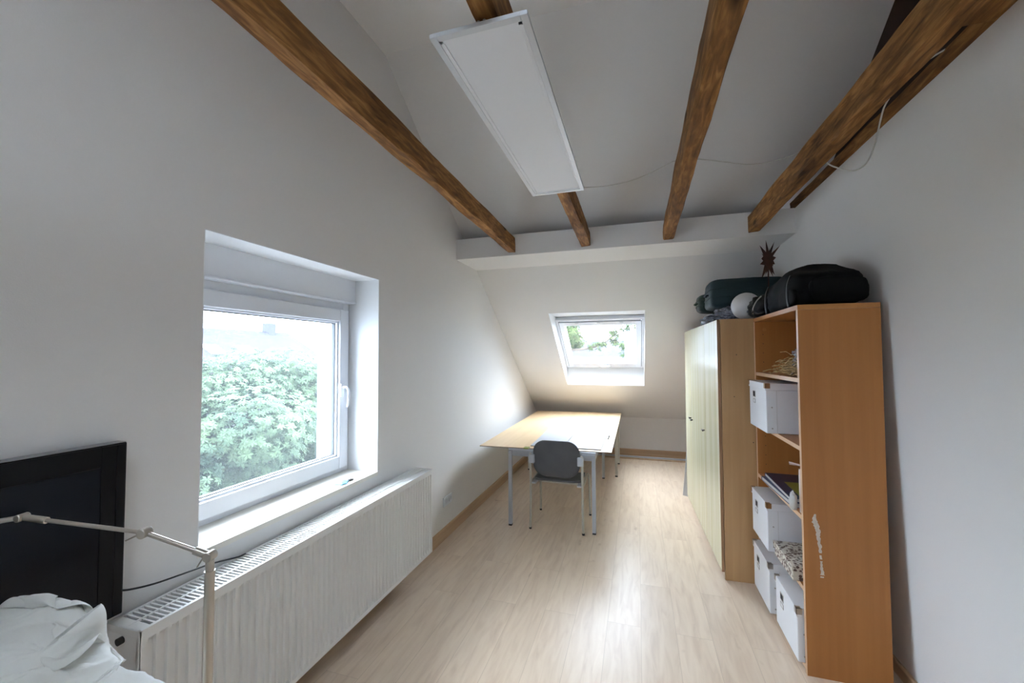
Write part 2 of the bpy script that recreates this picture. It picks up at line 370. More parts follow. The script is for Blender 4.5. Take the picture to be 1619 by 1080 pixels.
# reveal lining of the window: smoother, whiter paint
rv = MB()
rv.box(-1.90, XL-.0005, wy0-.0, wy0+.004, .842, wz1); rv.box(-1.90, XL-.0005, wy1-.004, wy1, .842, wz1); rv.box(-1.90, XL-.0005, wy0, wy1, wz1-.004, wz1)
struct('trim_1', rv, 'reveal', loc=(0, 0, 0))
rw = MB().add([(xr(-.1), YB-.2, -.1), (xr(-.1), YK+.2, -.1), (xr(WT), YK+.2, WT), (xr(WT), YB-.2, WT),
               (1.9, YB-.2, -.1), (1.9, YK+.2, -.1), (1.9, YK+.2, WT), (1.9, YB-.2, WT)],
              [(0, 1, 2, 3), (4, 7, 6, 5), (0, 4, 5, 1), (3, 2, 6, 7), (0, 3, 7, 4), (1, 5, 6, 2)])
struct('wall_right', rw, 'wall', loc=(0, 0, 0))
struct('wall_knee', MB().box(XL-.1, 1.35, YK, YK+.18, -.1, zs(YK)+.03), 'wall', loc=(0, 0, 0))
struct('wall_behind', MB().box(XL-.1, 1.6, YB-.18, YB, -.1, 3.8), 'wall', loc=(0, 0, 0))
rb = (-.50, .20, -1.15, -.40)              # opening for the added, unseen roof window that brightens the near room
cb = MB().box(XL-.1, rb[0], YB-.2, YKINK+.02, ZC, ZC+.2).box(rb[1], 1.9, YB-.2, YKINK+.02, ZC, ZC+.2)
cb.box(rb[0], rb[1], YB-.2, rb[2], ZC, ZC+.2).box(rb[0], rb[1], rb[3], YKINK+.02, ZC, ZC+.2)
struct('ceiling', cb, 'ceil', loc=(0, 0, 0))
# dark timber partition above the right wall, its colour deepened for the unlit loft
struct('wall_loft', MB().box(1.345, 1.45, YB, 3.65, WT, ZC+.05), 'shadedwood', loc=(0, 0, 0))
# roof slope with the skylight opening
sx0, sx1, sy0, sy1 = -.985, .090, 4.648, 5.973
nv = Vector((0, SL, 1)).normalized(); tv = Vector((0, 1, -SL)).normalized(); D = .25
z0s, z1s = zs(sy0), zs(sy1)
oy0 = sy0 + D/nv.y                           # top reveal runs level
oy1 = sy1; oz1 = z1s + D/nv.z                # bottom reveal runs plumb
def outer(y, z): return (y + nv.y*D, z + nv.z*D)
ya, yb = YKINK, YK + .2
xa, xb = XL-.1, 1.36
A = [(xa, ya), (xb, ya), (xb, yb), (xa, yb)]
vs = [(x, y, zs(y)) for x, y in A] + [(sx0, sy0, z0s), (sx1, sy0, z0s), (sx1, sy1, z1s), (sx0, sy1, z1s)]
vs += [(x, *outer(y, zs(y))) for x, y in A] + [(sx0, oy0, z0s), (sx1, oy0, z0s), (sx1, oy1, oz1), (sx0, oy1, oz1)]
fs = []
for k in range(4):
    k2 = (k+1) % 4
    fs += [(k, k2, 4+k2, 4+k), (8+k, 12+k, 12+k2, 8+k2), (4+k, 4+k2, 12+k2, 12+k), (k, 8+k, 8+k2, k2)]
struct('ceiling_slope', MB().add(vs, fs), 'ceil', loc=(0, 0, 0))
# white lining of the skylight shaft
lin = MB(); e = .002
q = [(sx0+e, sy0, z0s-e), (sx1-e, sy0, z0s-e), (sx1-e, sy1-e, z1s), (sx0+e, sy1-e, z1s)]
q2 = [(sx0+e, oy0, z0s-e), (sx1-e, oy0, z0s-e), (sx1-e, oy1-e, oz1), (sx0+e, oy1-e, oz1)]
lin.add(q+q2, [(k, (k+1) % 4, 4+(k+1) % 4, 4+k) for k in range(4)])
struct('trim_2', lin, 'reveal', loc=(0, 0, 0))
# boxed purlin the beams run into
struct('trim_3', MB().prism([(3.52, 2.514), (4.042, 2.514), (3.766, 2.704), (3.52, 2.704)], 0, XL-.02, xr(2.6)+.02), 'wall', loc=(0, 0, 0))
# skirting boards
sk = MB()
sk.prism([(XL, 0), (XL+.016, 0), (XL+.016, .090), (XL+.010, .098), (XL, .10)], 1, YB, YK)
struct('baseboard_left', sk, 'skirt', loc=(0, 0, 0))
struct('baseboard_back', MB().prism([(YK, 0), (YK-.016, 0), (YK-.016, .105), (YK-.010, .114), (YK, .116)], 0, XL+.016, 1.2), wood('birch_skirting_back', (.40, .26, .15), (.52, .36, .22), 0, .4, 20, .05, .05), loc=(0, 0, 0))
struct('baseboard_right', MB().prism([(1.26, 0), (1.219, 0), (1.219, .055), (1.224, .062), (1.26, .062)], 1, YB, YK), 'skirt', loc=(0, 0, 0))

# ------------------------------------------------------------------ left window
WX = -1.86                                   # inner face of the frame
win = thing('window_1', (WX, 1.74, .842), 'large white plastic framed window above the radiator with a hedge-like tree outside', 'window', kind='structure')
def ring(mb, x0, x1, y0, y1, z0, z1, t):
    mb.box(x0, x1, y0, y0+t, z0, z1); mb.box(x0, x1, y1-t, y1, z0, z1); mb.box(x0, x1, y0+t, y1-t, z0, z0+t); mb.box(x0, x1, y0+t, y1-t, z1-t, z1)
f = MB(); ring(f, -1.925, WX-.012, wy0+.002, wy1-.002, .842, 1.955, .06)
obj('frame', f, 'upvc', win, bevel=.003)
s = MB(); ring(s, -1.915, WX+.012, wy0+.038, wy1-.035, .874, 1.905, .078)
ring(s, -1.915, WX-.004, wy0+.110, wy1-.107, .946, 1.833, .018)
sash = obj('sash', s, 'upvc', win, bevel=.004)
g = MB(); ring(g, -1.905, WX-.020, wy0+.126, wy1-.123, .962, 1.817, .006); obj('gasket', g, 'gasket', sash)
obj('pane', MB().box(-1.893, -1.889, wy0+.128, wy1-.125, .964, 1.815), 'glass', sash)
hd = MB().box(WX+.010, WX+.020, 2.206, 2.236, 1.335, 1.420)
hd.tube(smoothpath([(WX+.016, 2.221, 1.395), (WX+.045, 2.221, 1.398), (WX+.058, 2.224, 1.385), (WX+.060, 2.228, 1.345), (WX+.052, 2.233, 1.285), (WX+.048, 2.234, 1.268)], 5), .0095, 10, flat=.8)
obj('window_handle', hd, 'upvc', sash, bevel=.002, smooth='auto')
sb = MB().box(-1.925, -1.822, wy0+.002, wy1-.002, 1.950, wz1-.002); sb.box(-1.822, -1.812, wy0+.002, wy1-.002, 1.950, 1.962)
obj('roller_blind_box', sb, 'upvc', win, bevel=.003)
obj('window_sill', MB().box(-1.925, XL+.001, wy0, wy1, .818, .842), 'sill', win)

w3 = thing('added_roof_window', (-.15, -.78, ZC), 'unseen white framed roof window added above and behind the camera for extra daylight', 'window', kind='structure')  # added daylight source, lifts the near wall and foreground cloth
f = MB(); z0_, z1_ = ZC+.12, ZC+.18
f.box(rb[0], rb[0]+.06, rb[2], rb[3], z0_, z1_).box(rb[1]-.06, rb[1], rb[2], rb[3], z0_, z1_).box(rb[0]+.06, rb[1]-.06, rb[2], rb[2]+.06, z0_, z1_).box(rb[0]+.06, rb[1]-.06, rb[3]-.06, rb[3], z0_, z1_)
obj('frame', f, 'upvc', w3)
obj('pane', MB().box(rb[0]+.06, rb[1]-.06, rb[2]+.06, rb[3]-.06, ZC+.148, ZC+.152), 'glass2', w3)
# ------------------------------------------------------------------ skylight
sky = thing('window_2', (-.45, 5.2, 1.9), 'white framed skylight in the far roof slope above the work table', 'window', kind='structure')
O0 = Vector((0, oy0 - .060*nv.y, z0s - .060*nv.z)); Ls = (Vector((0, oy1, oz1)) - Vector((0, oy0, z0s))).length
EX = Vector((1, 0, 0))
def sbox(mb, x0, x1, s0, s1, d0, d1):
    c = O0 + EX*((x0+x1)/2) + tv*((s0+s1)/2) + nv*((d0+d1)/2); return mb.obox(c, EX, tv, nv, x1-x0, s1-s0, d1-d0)
def sring(mb, x0, x1, s0, s1, d0, d1, t, tb=None):
    tb = tb or t
    sbox(mb, x0, x0+t, s0, s1, d0, d1); sbox(mb, x1-t, x1, s0, s1, d0, d1); sbox(mb, x0+t, x1-t, s0, s0+t, d0, d1); sbox(mb, x0+t, x1-t, s1-tb, s1, d0, d1)
m_ = MB(); sring(m_, sx0, sx1, .0, Ls, 0, .11, .035); obj('frame', m_, 'upvc', sky, bevel=.002)
m_ = MB(); sring(m_, sx0+.040, sx1-.040, .045, Ls-.04, -.012, .075, .062, .075); ss = obj('sash', m_, 'upvc', sky, bevel=.003)
m_ = MB(); sring(m_, sx0+.034, sx1-.034, .038, Ls-.034, -.002, .0, .007); obj('gasket', m_, 'gasket', sky)
m_ = MB(); sbox(m_, sx0+.10, sx1-.10, .105, Ls-.11, .045, .049); obj('pane', m_, 'glass2', ss)
m_ = MB(); sbox(m_, -.50, -.37, Ls-.095, Ls-.060, -.045, -.030)
sbox(m_, -.49, -.475, Ls-.09, Ls-.065, -.032, -.010); sbox(m_, -.395, -.38, Ls-.09, Ls-.065, -.032, -.010)
obj('window_handle', m_, 'upvc', ss, bevel=.003)
for x in (-.72, -.45, -.18):
    m_ = MB(); sbox(m_, x-.02, x+.02, .05, .062, -.018, -.012); obj('vent_clip', m_, 'alu', ss)

# ------------------------------------------------------------------ ceiling beams
def beam(name, y0, y1, xl0, xr0, xl1, xr1, z0, z1, label, seed):
    n = 70; vs = []; fs = []; rs = random.Random(seed)
    prof = [(0, 0), (.5, 0), (1, 0), (1, .5), (1, 1), (.5, 1), (0, 1), (0, .5)]; c = .07
    prof = [(c, 0), (.5, 0), (1-c, 0), (1, c), (1, .5), (1, 1-c), (1-c, 1), (.5, 1), (c, 1), (0, 1-c), (0, .5), (0, c)]
    m = len(prof)
    for i in range(n):
        t = i/(n-1); y = y0+(y1-y0)*t; a = xl0+(xl1-xl0)*t; b = xr0+(xr1-xr0)*t
        for k, (u, v) in enumerate(prof):
            d = noise.noise(Vector((seed*3.1+k*.7, y*2.2, v*2)))*.008 + noise.noise(Vector((seed*5.3+k*1.9, y*9, u)))*.0022
            cx, cz = u-.5, v-.5
            vs.append((a+(b-a)*u + d*(1 if cx > 0 else -1), y, z0+(z1-z0)*v + d*.7*(1 if cz > 0 else -1)))
    for i in range(n-1):
        for k in range(m):
            k2 = (k+1) % m; fs.append((i*m+k, i*m+k2, (i+1)*m+k2, (i+1)*m+k))
    fs += [tuple(range(m-1, -1, -1)), tuple(range((n-1)*m, n*m))]
    return tag(obj(name, MB().add(vs, fs), 'beam', smooth='auto', loc=(xl0*3, y0+seed, z0)), label, 'beam', group='exposed ceiling beams')
def ext(y, a, b): return b + (a-b)*(y-3.52)/(1.0-3.52)    # value at y from values at y=1.0 and y=3.52
yE = -1.295
beam('ceiling_beam', yE, 3.519, ext(yE, -1.073, -1.115), ext(yE, -1.010, -1.048), -1.115, -1.048, 2.54, 2.672, 'rough brown ceiling beam nearest the wall with the large window', 1)
beam('ceiling_beam', yE, 3.519, ext(yE, -.424, -.453), ext(yE, -.353, -.375), -.453, -.375, 2.54, 2.668, 'rough brown ceiling beam with the white light panel hanging beneath it', 2)
beam('ceiling_beam', yE, 3.519, ext(yE, .222, .215), ext(yE, .297, .295), .215, .295, 2.54, 2.672, 'rough brown ceiling beam free-standing between the light panel and the wardrobe side', 3)
beam('ceiling_beam', yE, 3.519, ext(yE, .838, .834), ext(yE, .908, .911), .834, .911, 2.545, 2.675, 'rough brown ceiling beam above the bookshelf with the white cord looping round it', 4)
beam('wall_plate_beam', yE, 3.60, 1.143, 1.24, 1.143, 1.24, 2.702, 2.772, 'flat brown timber lying along the top of the right wall', 5)
tag(obj('wood_block', MB().box(.905, 1.142, 1.52, 1.72, 2.70, 2.755), 'beam', bevel=.004), 'short pale brown wood block bridging the right beam and the wall timber', 'wood block')

# ------------------------------------------------------------------ light panel
px0, px1, py0, py1, pz = -.552, -.264, 1.005, 2.205, 2.498
lp = thing('ceiling_light_panel', ((px0+px1)/2, (py0+py1)/2, pz), 'long white rectangular light panel hanging under a brown ceiling beam', 'ceiling light')
fr = MB(); t = .020
for a in ((px0, px0+t, py0, py1), (px1-t, px1, py0, py1), (px0+t, px1-t, py0, py0+t), (px0+t, px1-t, py1-t, py1)): fr.box(*a, pz, pz+.012)
fr.box(px0+.003, px1-.003, py0+.003, py1-.003, pz+.0095, pz+.016)
obj('panel_frame', fr, 'alu', lp, bevel=.0015)
fr = MB(); ring2 = [(px0+t, px0+t+.012, py0+t, py1-t), (px1-t-.012, px1-t, py0+t, py1-t), (px0+t, px1-t, py0+t, py0+t+.012), (px0+t, px1-t, py1-t-.012, py1-t)]
for a in ring2: fr.box(*a, pz+.002, pz+.008)
obj('inner_bezel', fr, 'panel', lp, bevel=.001)
obj('diffuser', MB().box(px0+t, px1-t, py0+t, py1-t, pz+.005, pz+.009), 'panel', lp)
for y in (py0+.03, py1-.05):
    c = MB().tube(smoothpath([(-.42, y, pz+.016), (-.42, y, pz+.034), (-.405, y, pz+.046), (-.39, y, pz+.034), (-.39, y, pz+.016)], 5), .003, 8)
    obj('hanging_hook', c, 'chrome', lp, smooth=True)
cw = smoothpath([(-.266, 2.19, 2.512), (-.252, 2.204, 2.512), (-.148, 2.31, 2.55), (-.012, 2.396, 2.60), (.108, 2.399, 2.64), (.195, 2.398, 2.676), (.255, 2.40, 2.680),
    (.31, 2.40, 2.678), (.354, 2.401, 2.668), (.471, 2.447, 2.66), (.59, 2.494, 2.65), (.704, 2.518, 2.655), (.815, 2.523, 2.677), (.87, 2.50, 2.684), (.918, 2.45, 2.672), (.924, 2.40, 2.60),
    (.922, 2.368, 2.548), (.96, 2.332, 2.501), (1.0, 2.308, 2.476), (1.03, 2.262, 2.487), (1.05, 2.228, 2.565), (1.06, 2.203, 2.652), (1.065, 2.172, 2.705), (1.07, 2.088, 2.736), (1.09, 2.023, 2.755), (1.15, 1.95, 2.772), (1.22, 1.9, 2.772)], 6)
tag(obj('power_cord', MB().tube(cw, .0035, 8), 'cable', smooth=True), 'thin white power cord strung over the ceiling beams from the light panel', 'cord')

# ------------------------------------------------------------------ radiator
RX, ry0, ry1, rz0, rz1 = -1.466, .882, 2.747, .155, .757
rad = thing('radiator', (-1.54, 1.81, rz0), 'long white ribbed panel radiator under the large window', 'radiator')
P = .0333; nr = int((ry1-ry0-.03)/P); off = ((ry1-ry0)-nr*P)/2
def ribs(u_list, zl):
    pass
ys = [ry0]; ds = [0.0]
for i in range(nr):
    b = ry0+off+i*P
    for fy, d in ((.00, 0), (.11, 0), (.24, .018), (.72, .018), (.86, 0)): ys.append(b+fy*P); ds.append(d)
ys += [ry1]; ds += [0.0]
zl = [(rz0, 0), (rz0+.022, 0), (rz0+.034, .55), (rz0+.042, 1), (rz1-.050, 1), (rz1-.042, .55), (rz1-.032, 0), (rz1, 0)]
m_ = MB(); nu = len(ys)
m_.add([(RX - d*k, y, z) for z, k in zl for y, d in zip(ys, ds)], [(j*nu+i, j*nu+i+1, (j+1)*nu+i+1, (j+1)*nu+i) for j in range(len(zl)-1) for i in range(nu-1)])
m_.box(RX-.014, RX-.010, ry0, ry1, rz0, rz1); m_.box(RX-.012, RX-.0005, ry0, ry1, rz0-.001, rz0+.002); m_.box(RX-.012, RX-.0005, ry0, ry1, rz1-.002, rz1+.001)
obj('front_panel', m_, 'radiator', rad, smooth='auto')
obj('back_panel', MB().box(-1.612, -1.600, ry0+.01, ry1-.01, rz0, rz1-.01), 'radin', rad)
obj('convector_fins', MB().grid(lambda u, v: (-1.595+.055*(1 if int(u*240) % 4 in (1, 2) else 0)+.05*0, ry0+.02+(ry1-ry0-.04)*u, rz0+.01+v*(rz1-rz0-.03)), 241, 2), 'radin', rad, solid=.001)
for y in (ry0, ry1-.004):
    obj('side_cover', MB().box(-1.618, RX, y, y+.004, rz0+.03, rz1+.001).box(-1.618, RX, y-.002, y+.006, rz1-.02, rz1+.001), 'radiator', rad, bevel=.001)
g = MB(); zt = rz1
g.box(-1.618, -1.608, ry0, ry1, zt-.014, zt); g.box(RX-.014, RX-.002, ry0, ry1, zt-.014, zt)
g.box(-1.618, RX-.002, ry0, ry0+.03, zt-.014, zt-.0005); g.box(-1.618, RX-.002, ry1-.03, ry1, zt-.014, zt-.0005)
g.box(-1.545, -1.537, ry0, ry1, zt-.006, zt)
y = ry0+.03
while y < ry1-.03:
    g.box(-1.618, RX-.002, y, y+.0065, zt-.008, zt-.001); y += .0165
obj('top_grille', g, 'radiator', rad)
for y in (1.15, 2.5): obj('wall_bracket', MB().box(XL, -1.60, y-.02, y+.02, rz0+.03, rz1-.06), 'radiator', rad)
v_ = MB().tube([(-1.54, ry0-.002, rz1-.035), (-1.54, ry0-.016, rz1-.035)], .011, 16); obj('bleed_valve', v_, 'black', rad)

# ------------------------------------------------------------------ television on the wall
tvx, tvz0, tvz1 = -1.578, .785, 1.326
tvo = thing('television', (-1.60, .4, tvz0), 'black flat television on the wall left of the large window', 'television')
obj('casing', MB().box(-1.625, tvx, -.10, .900, tvz0, tvz1), 'tv', tvo, bevel=.004)
fr = MB(); ring(fr, tvx-.004, tvx+.0035, -.095, .895, tvz0+.004, tvz1-.004, .062); obj('bezel', fr, 'tv', tvo, bevel=.0015)
fr = MB(); fr.box(tvx, tvx+.0042, .870, .8735, tvz0+.006, tvz1-.006); obj('bezel_groove', fr, 'screen', tvo)
obj('screen', MB().box(tvx-.004, tvx+.0015, -.034, .834, tvz0+.064, tvz1-.064), 'screen', tvo)
obj('top_edge', MB().box(-1.622, tvx-.002, -.098, .898, tvz1, tvz1+.0018), 'tvedge', tvo)
obj('wall_mount', MB().box(XL, -1.624, .2, .6, .9, 1.2), 'black', tvo)
tag(obj('television_cable', MB().tube(smoothpath([(-1.60, .895, .855), (-1.600, .93, .838), (-1.598, 1.0, .820), (-1.600, 1.09, .806), (-1.603, 1.19, .792), (-1.605, 1.27, .774), (-1.606, 1.315, .763), (-1.606, 1.35, .7605)], 6), .0032, 8), 'blackcable', smooth=True), 'black cable running from the television onto the radiator', 'cable')
so = thing('wall_socket', (XL, 3.33, .27), 'white double wall socket low on the left wall past the radiator', 'socket')
obj('cover_plate', MB().box(XL, XL+.012, 3.250, 3.412, .279, .361), 'upvc', so, bevel=.003)
for yc in (3.291, 3.371):
    c = MB().lathe([(.0, .0), (.029, 0), (.029, .003), (.022, .003), (.020, -.008), (.0, -.008)], (XL+.012, yc, .320), 0, 20)
    ins = obj('socket_insert', c, 'upvc', so)
    h = MB()
    for dz in (-.009, .009): h.tube([(XL+.0040, yc, .320+dz), (XL+.0105, yc, .320+dz)], .0045, 8)
    obj('pin_hole', h, 'black', ins)

# ------------------------------------------------------------------ bookshelf
bx0, bx1, by0, by1, bzt = .790, 1.140, 2.422, 3.245, 1.855
bs = thing('bookshelf', (.965, 2.83, 0), 'tall orange-brown beech bookshelf with open shelves against the right wall', 'bookshelf')
T = .022
near = obj('side_panel', MB().box(bx0, bx1, by0, by0+T, 0, bzt-.026), 'beech', bs, bevel=.001)
far = obj('side_panel', MB().box(bx0, bx1, by1-T, by1, 0, bzt-.026), 'beech', bs, bevel=.001)
obj('top_panel', MB().box(bx0, bx1, by0-.001, by1, bzt-.025, bzt), 'beechy', bs, bevel=.001)
obj('back_panel', MB().box(bx1-.006, bx1, by0+T, by1-T, .02, bzt-.026), 'beech', bs)
shelf_z = [1.478, 1.128, .778, .420, .034]
for z in shelf_z:
    sh = obj('shelf', MB().box(bx0+.004, bx1-.006, by0+T, by1-T, z-T, z), 'beechy', bs)
    obj('shelf_edging', MB().box(bx0+.002, bx0+.0042, by0+T, by1-T, z-T, z), 'beechedge', sh)
for p_, y_ in ((near, by0), (far, by1-T)): obj('panel_edging', MB().box(bx0-.0008, bx0+.0006, y_, y_+T, 0, bzt-.026), 'beechedge', p_)
for z in np.arange(.14, 1.75, .064):
    for x in (bx0+.05, bx1-.06): obj('peg_hole', MB().tube([(x, by1-T-.0006, z), (x, by1-T+.001, z)], .0028, 8), 'boxin', far)
obj('cam_lock_cover', MB().tube([(bx0+.06, by1-T-.0015, 1.775), (bx0+.06, by1-T, 1.775)], .012, 18), 'beechy', far)
# torn tape residue on the outer side
rs = random.Random(3); tp = MB(); cl = [(.842, .800), (.838, .765), (.850, .73), (.853, .69), (.858, .64), (.862, .58), (.864, .53), (.866, .49)]
wd = [.006, .016, .014, .011, .010, .006, .008, .013]
pts = smoothpath([(x, 0, z) for x, z in cl], 6); n_ = len(pts)
def wat(i): t_ = i/(n_-1)*(len(wd)-1); a = int(min(t_, len(wd)-2)); return wd[a]+(wd[a+1]-wd[a])*(t_-a)
L_ = [(p.x-wat(i)*(.5+.5*rs.random()), by0-.0006, p.z) for i, p in enumerate(pts)]; R_ = [(p.x+wat(i)*(.3+.6*rs.random()), by0-.0006, p.z) for i, p in enumerate(pts)]
tp.add(L_+R_, [(i, i+1, n_+i+1, n_+i) for i in range(n_-1) if rs.random() > .03]); obj('tape_residue', tp, 'tape', near, solid=.0006)

# ------------------------------------------------------------------ wardrobe (local frame: x depth, y width)
RZ = math.radians(1.63)
wr = thing('wardrobe', (.560, 3.258, 0), 'wide pale birch wardrobe with cream striped doors beyond the bookshelf', 'wardrobe', rotz=RZ)
WH, WD, WW = 1.860, .600, 1.66
def wobj(n, mb, mat, p=wr, **k): return obj(n, mb, mat, p, local=True, **k)
wobj('side_panel', MB().box(.018, WD, 0, .019, 0, WH-.002), 'birch', bevel=.001)
wobj('side_panel', MB().box(.018, WD, WW-.019, WW, 0, WH-.002), 'birch', bevel=.001)
wobj('top_panel', MB().box(.018, WD, .019, WW-.019, WH-.022, WH-.001), 'birch')
wobj('bottom_panel', MB().box(.03, WD, .019, WW-.019, .06, .08), 'birch')
wobj('back_panel', MB().box(WD-.008, WD, .019, WW-.019, .06, WH-.022), 'birch')
wobj('plinth', MB().box(.045, .060, .019, WW-.019, 0, .06), 'birch')
for y in (.505, 1.24): wobj('divider', MB().box(.03, WD-.01, y-.008, y+.008, .08, WH-.022), 'birch')
for (a, b, ks, lab) in ((.004, .503, [], 0), (.506, 1.238, [(.560, .960)], 0), (1.241, WW-.002, [], 0)):
    dr = wobj('door', MB().box(-.004, .014, a, b, .055, WH-.006), 'door', bevel=.0012)
    wobj('edge_band', MB().box(-.004, .0145, a-.0012, a+.0008, .055, WH-.006), 'birchedge', dr)
    if a < .6 and a > .1: kk = [(.558, .958)]
    elif a > 1: kk = [(1.285, .955)]
    else: kk = []
    if a > .1 and a < .6: kk.append((1.195, .948))
    for (ky, kz) in kk:
        k_ = MB().tube([(-.004, ky, kz), (-.020, ky, kz)], .006, 10); k_.tube([(-.022, ky-.020, kz), (-.022, ky+.020, kz)], .007, 10)
        wobj('knob', k_, 'knobdark', dr, smooth='auto')
for (x, z) in ((.12, 1.60), (.10, 1.30), (.215, .98)): wobj('screw_hole', MB().tube([(x, -.0008, z), (x, .001, z)], .0035, 10), 'boxin')

tag(obj('white_board', MB().add([(.600, 4.99, 0), (.478, 5.06, 0), (.530, 4.985, .66), (.68, 4.965, .66), (.600, 5.008, 0), (.478, 5.078, 0), (.530, 5.003, .66), (.68, 4.983, .66)],
    [(0, 1, 2, 3), (7, 6, 5, 4), (0, 4, 5, 1), (1, 5, 6, 2), (2, 6, 7, 3), (3, 7, 4, 0)]), 'whitepanel'), 'white board leaning behind the far end of the wardrobe', 'board')

# ------------------------------------------------------------------ storage boxes
def storage_box(x0, y0, y1, z0, h, depth, label, fit='brass', loc=None):
    r = thing('storage_box', (x0+depth/2, (y0+y1)/2, z0), label, 'storage box', group=None)
    lh = .042; x1 = x0+depth
    obj('box_body', MB().box(x0+.005, x1-.005, y0+.005, y1-.005, z0, z0+h-.006), 'box', r, bevel=.004)
    lid = obj('lid', MB().box(x0, x1, y0, y1, z0+h-lh, z0+h), 'box', r, bevel=.003)
    for (xx, yy) in ((x0, y0), (x0, y1)):
        c = MB(); s_ = 1 if yy == y0 else -1; e_ = .0012
        c.box(xx-e_, xx+.003, min(yy-s_*e_, yy+s_*.026), max(yy-s_*e_, yy+s_*.026), z0+h-.030, z0+h+e_)
        c.box(xx-e_, xx+.026, min(yy-s_*e_, yy+s_*.003), max(yy-s_*e_, yy+s_*.003), z0+h-.030, z0+h+e_)
        c.box(xx-e_, xx+.022, min(yy-s_*e_, yy+s_*.022), max(yy-s_*e_, yy+s_*.022), z0+h-.001, z0+h+e_)
        obj('metal_corner', c, fit, lid)
    # grip hole and label holder on the front
    yc = (y0+y1)/2 + (y1-y0)*.18; zc = z0+h*.72
    fr_ = MB(); X = x0+.005
    for a in ((yc-.026, yc+.026, zc+.016, zc+.020), (yc-.026, yc+.026, zc-.020, zc-.016), (yc-.026, yc-.022, zc-.016, zc+.016), (yc+.022, yc+.026, zc-.016, zc+.016)):
        fr_.box(X-.0022, X, a[0], a[1], a[2], a[3])
    obj('grip_frame', fr_, 'steel', r); obj('grip_hole', MB().box(X-.0008, X+.0005, yc-.022, yc+.022, zc-.016, zc+.016), 'boxin', r)
    zc -= .045; fr_ = MB()
    for a in ((yc-.024, yc+.024, zc+.010, zc+.0135), (yc-.024, yc+.024, zc-.0135, zc-.010), (yc-.024, yc-.021, zc-.010, zc+.010), (yc+.021, yc+.024, zc-.010, zc+.010)):
        fr_.box(X-.0022, X, *a)
    obj('label_holder', fr_, 'steel', r); obj('label_card', MB().box(X-.0010, X, yc-.021, yc+.021, zc-.010, zc+.010), 'box', r)
    obj('side_seam', MB().box(x0+.060, x0+.0615, y0+.0042, y0+.0055, z0+.002, z0+h-lh), 'paper', r)
    for zz in (z0+.03, z0+h*.52):
        obj('rivet', MB().tube([(x0+.035, y0+.003, zz), (x0+.035, y0+.0055, zz)], .0045, 10), 'steel', r)
    return r
storage_box(.730, 2.785, 3.165, 1.129, .298, .385, 'white cardboard storage box on the bookshelf just below the shelf with straw')
storage_box(.730, 2.815, 3.162, .421, .285, .385, 'white cardboard storage box on the bookshelf under the shelf with the blue book')
storage_box(.742, 2.855, 3.205, .035, .298, .370, 'white cardboard storage box on the bookshelf bottom, farther of the two', 'steel')
storage_box(.758, 2.455, 2.800, .035, .270, .370, 'white cardboard storage box on the bookshelf bottom, nearer the camera, under the patterned box', 'steel')
fb = thing('patterned_box', (.95, 2.63, .421), 'flat speckled brown and cream patterned box beside a white box on the bookshelf', 'box')
obj('box_body', MB().box(.762, 1.06, 2.50, 2.795, .421, .476), 'floral', fb, bevel=.002)
obj('lid', MB().box(.756, 1.066, 2.495, 2.80, .470, .500), 'floral', fb, bevel=.003)
# books and papers on the middle shelf
def book(x0, x1, y0, y1, z0, h, mat, label, rot=0, patch=False, group=None):
    c = ((x0+x1)/2, (y0+y1)/2, z0); r = thing('book', c, label, 'book', rotz=rot, group=group)
    a, b = (x1-x0)/2, (y1-y0)/2
    obj('pages', MB().box(-a+.003, a-.003, -b+.003, b-.001, .002, h-.002), 'paper', r, local=True)
    cv = obj('cover', MB().box(-a, a, -b, b, h-.002, h).box(-a, a, -b, b, 0, .002).box(-a, a, b-.002, b, .002, h-.002), mat, r, local=True)
    if patch: obj('cover_picture', MB().box(-a*.55, a*.75, -b*.8, b*.25, h, h+.0006), 'olive', cv, local=True)
    return r
book(.778, 1.03, 2.56, 3.07, .779, .024, 'navy', 'blue book lying under another on the middle bookshelf board', rot=.03)
book(.788, 1.04, 2.57, 3.075, .8032, .020, 'navy', 'dark blue book with a yellow-green picture on the middle bookshelf board', rot=-.02, patch=True)
tag(obj('paper_tray', MB().add([(.742, 2.450, 1.040), (.90, 2.447, 1.000), (.90, 2.53, 1.000), (.765, 2.52, 1.015), (.742, 2.450, 1.048), (.90, 2.447, 1.008), (.90, 2.53, 1.008), (.765, 2.52, 1.023)],
    [(0, 1, 2, 3), (7, 6, 5, 4), (0, 4, 5, 1), (1, 5, 6, 2), (2, 6, 7, 3), (3, 7, 4, 0)]).box(.80, 1.05, 2.448, 2.50, .779, 1.002), 'pink'), 'pale pink folded papers piled at the near end of the middle shelf', 'papers')
def crumple(c, r, seed, amp=.35, nu=28, nv=18, zmax=9):
    mb = MB().sphere((0, 0, 0), 1, nu, nv); out = []
    for v in mb.v:
        V = Vector(v); n1 = noise.noise(V*1.7+Vector((seed, 0, 0))); n2 = abs(noise.noise(V*4.2+Vector((0, seed, 0)))); k = 1+amp*(n1*.7+n2*.9-.2)
        out.append((c[0]+V.x*r[0]*k, c[1]+V.y*r[1]*k, min(zmax, max(c[2]-r[2]*.8, c[2]+V.z*r[2]*k))))
    mb.v = out; return mb
tag(obj('crumpled_tissue', crumple((.765, 2.478, .835), (.018, .022, .050), 4, .3), 'paper', smooth=True, loc=(.765, 2.478, .779)), 'crumpled white tissue at the near end of the middle shelf', 'tissue')
sg = thing('straw_bag', (.88, 2.66, 1.479), 'clear plastic bag spilling dried straw on the upper bookshelf board', 'bag')
st = MB(); rs = random.Random(11)
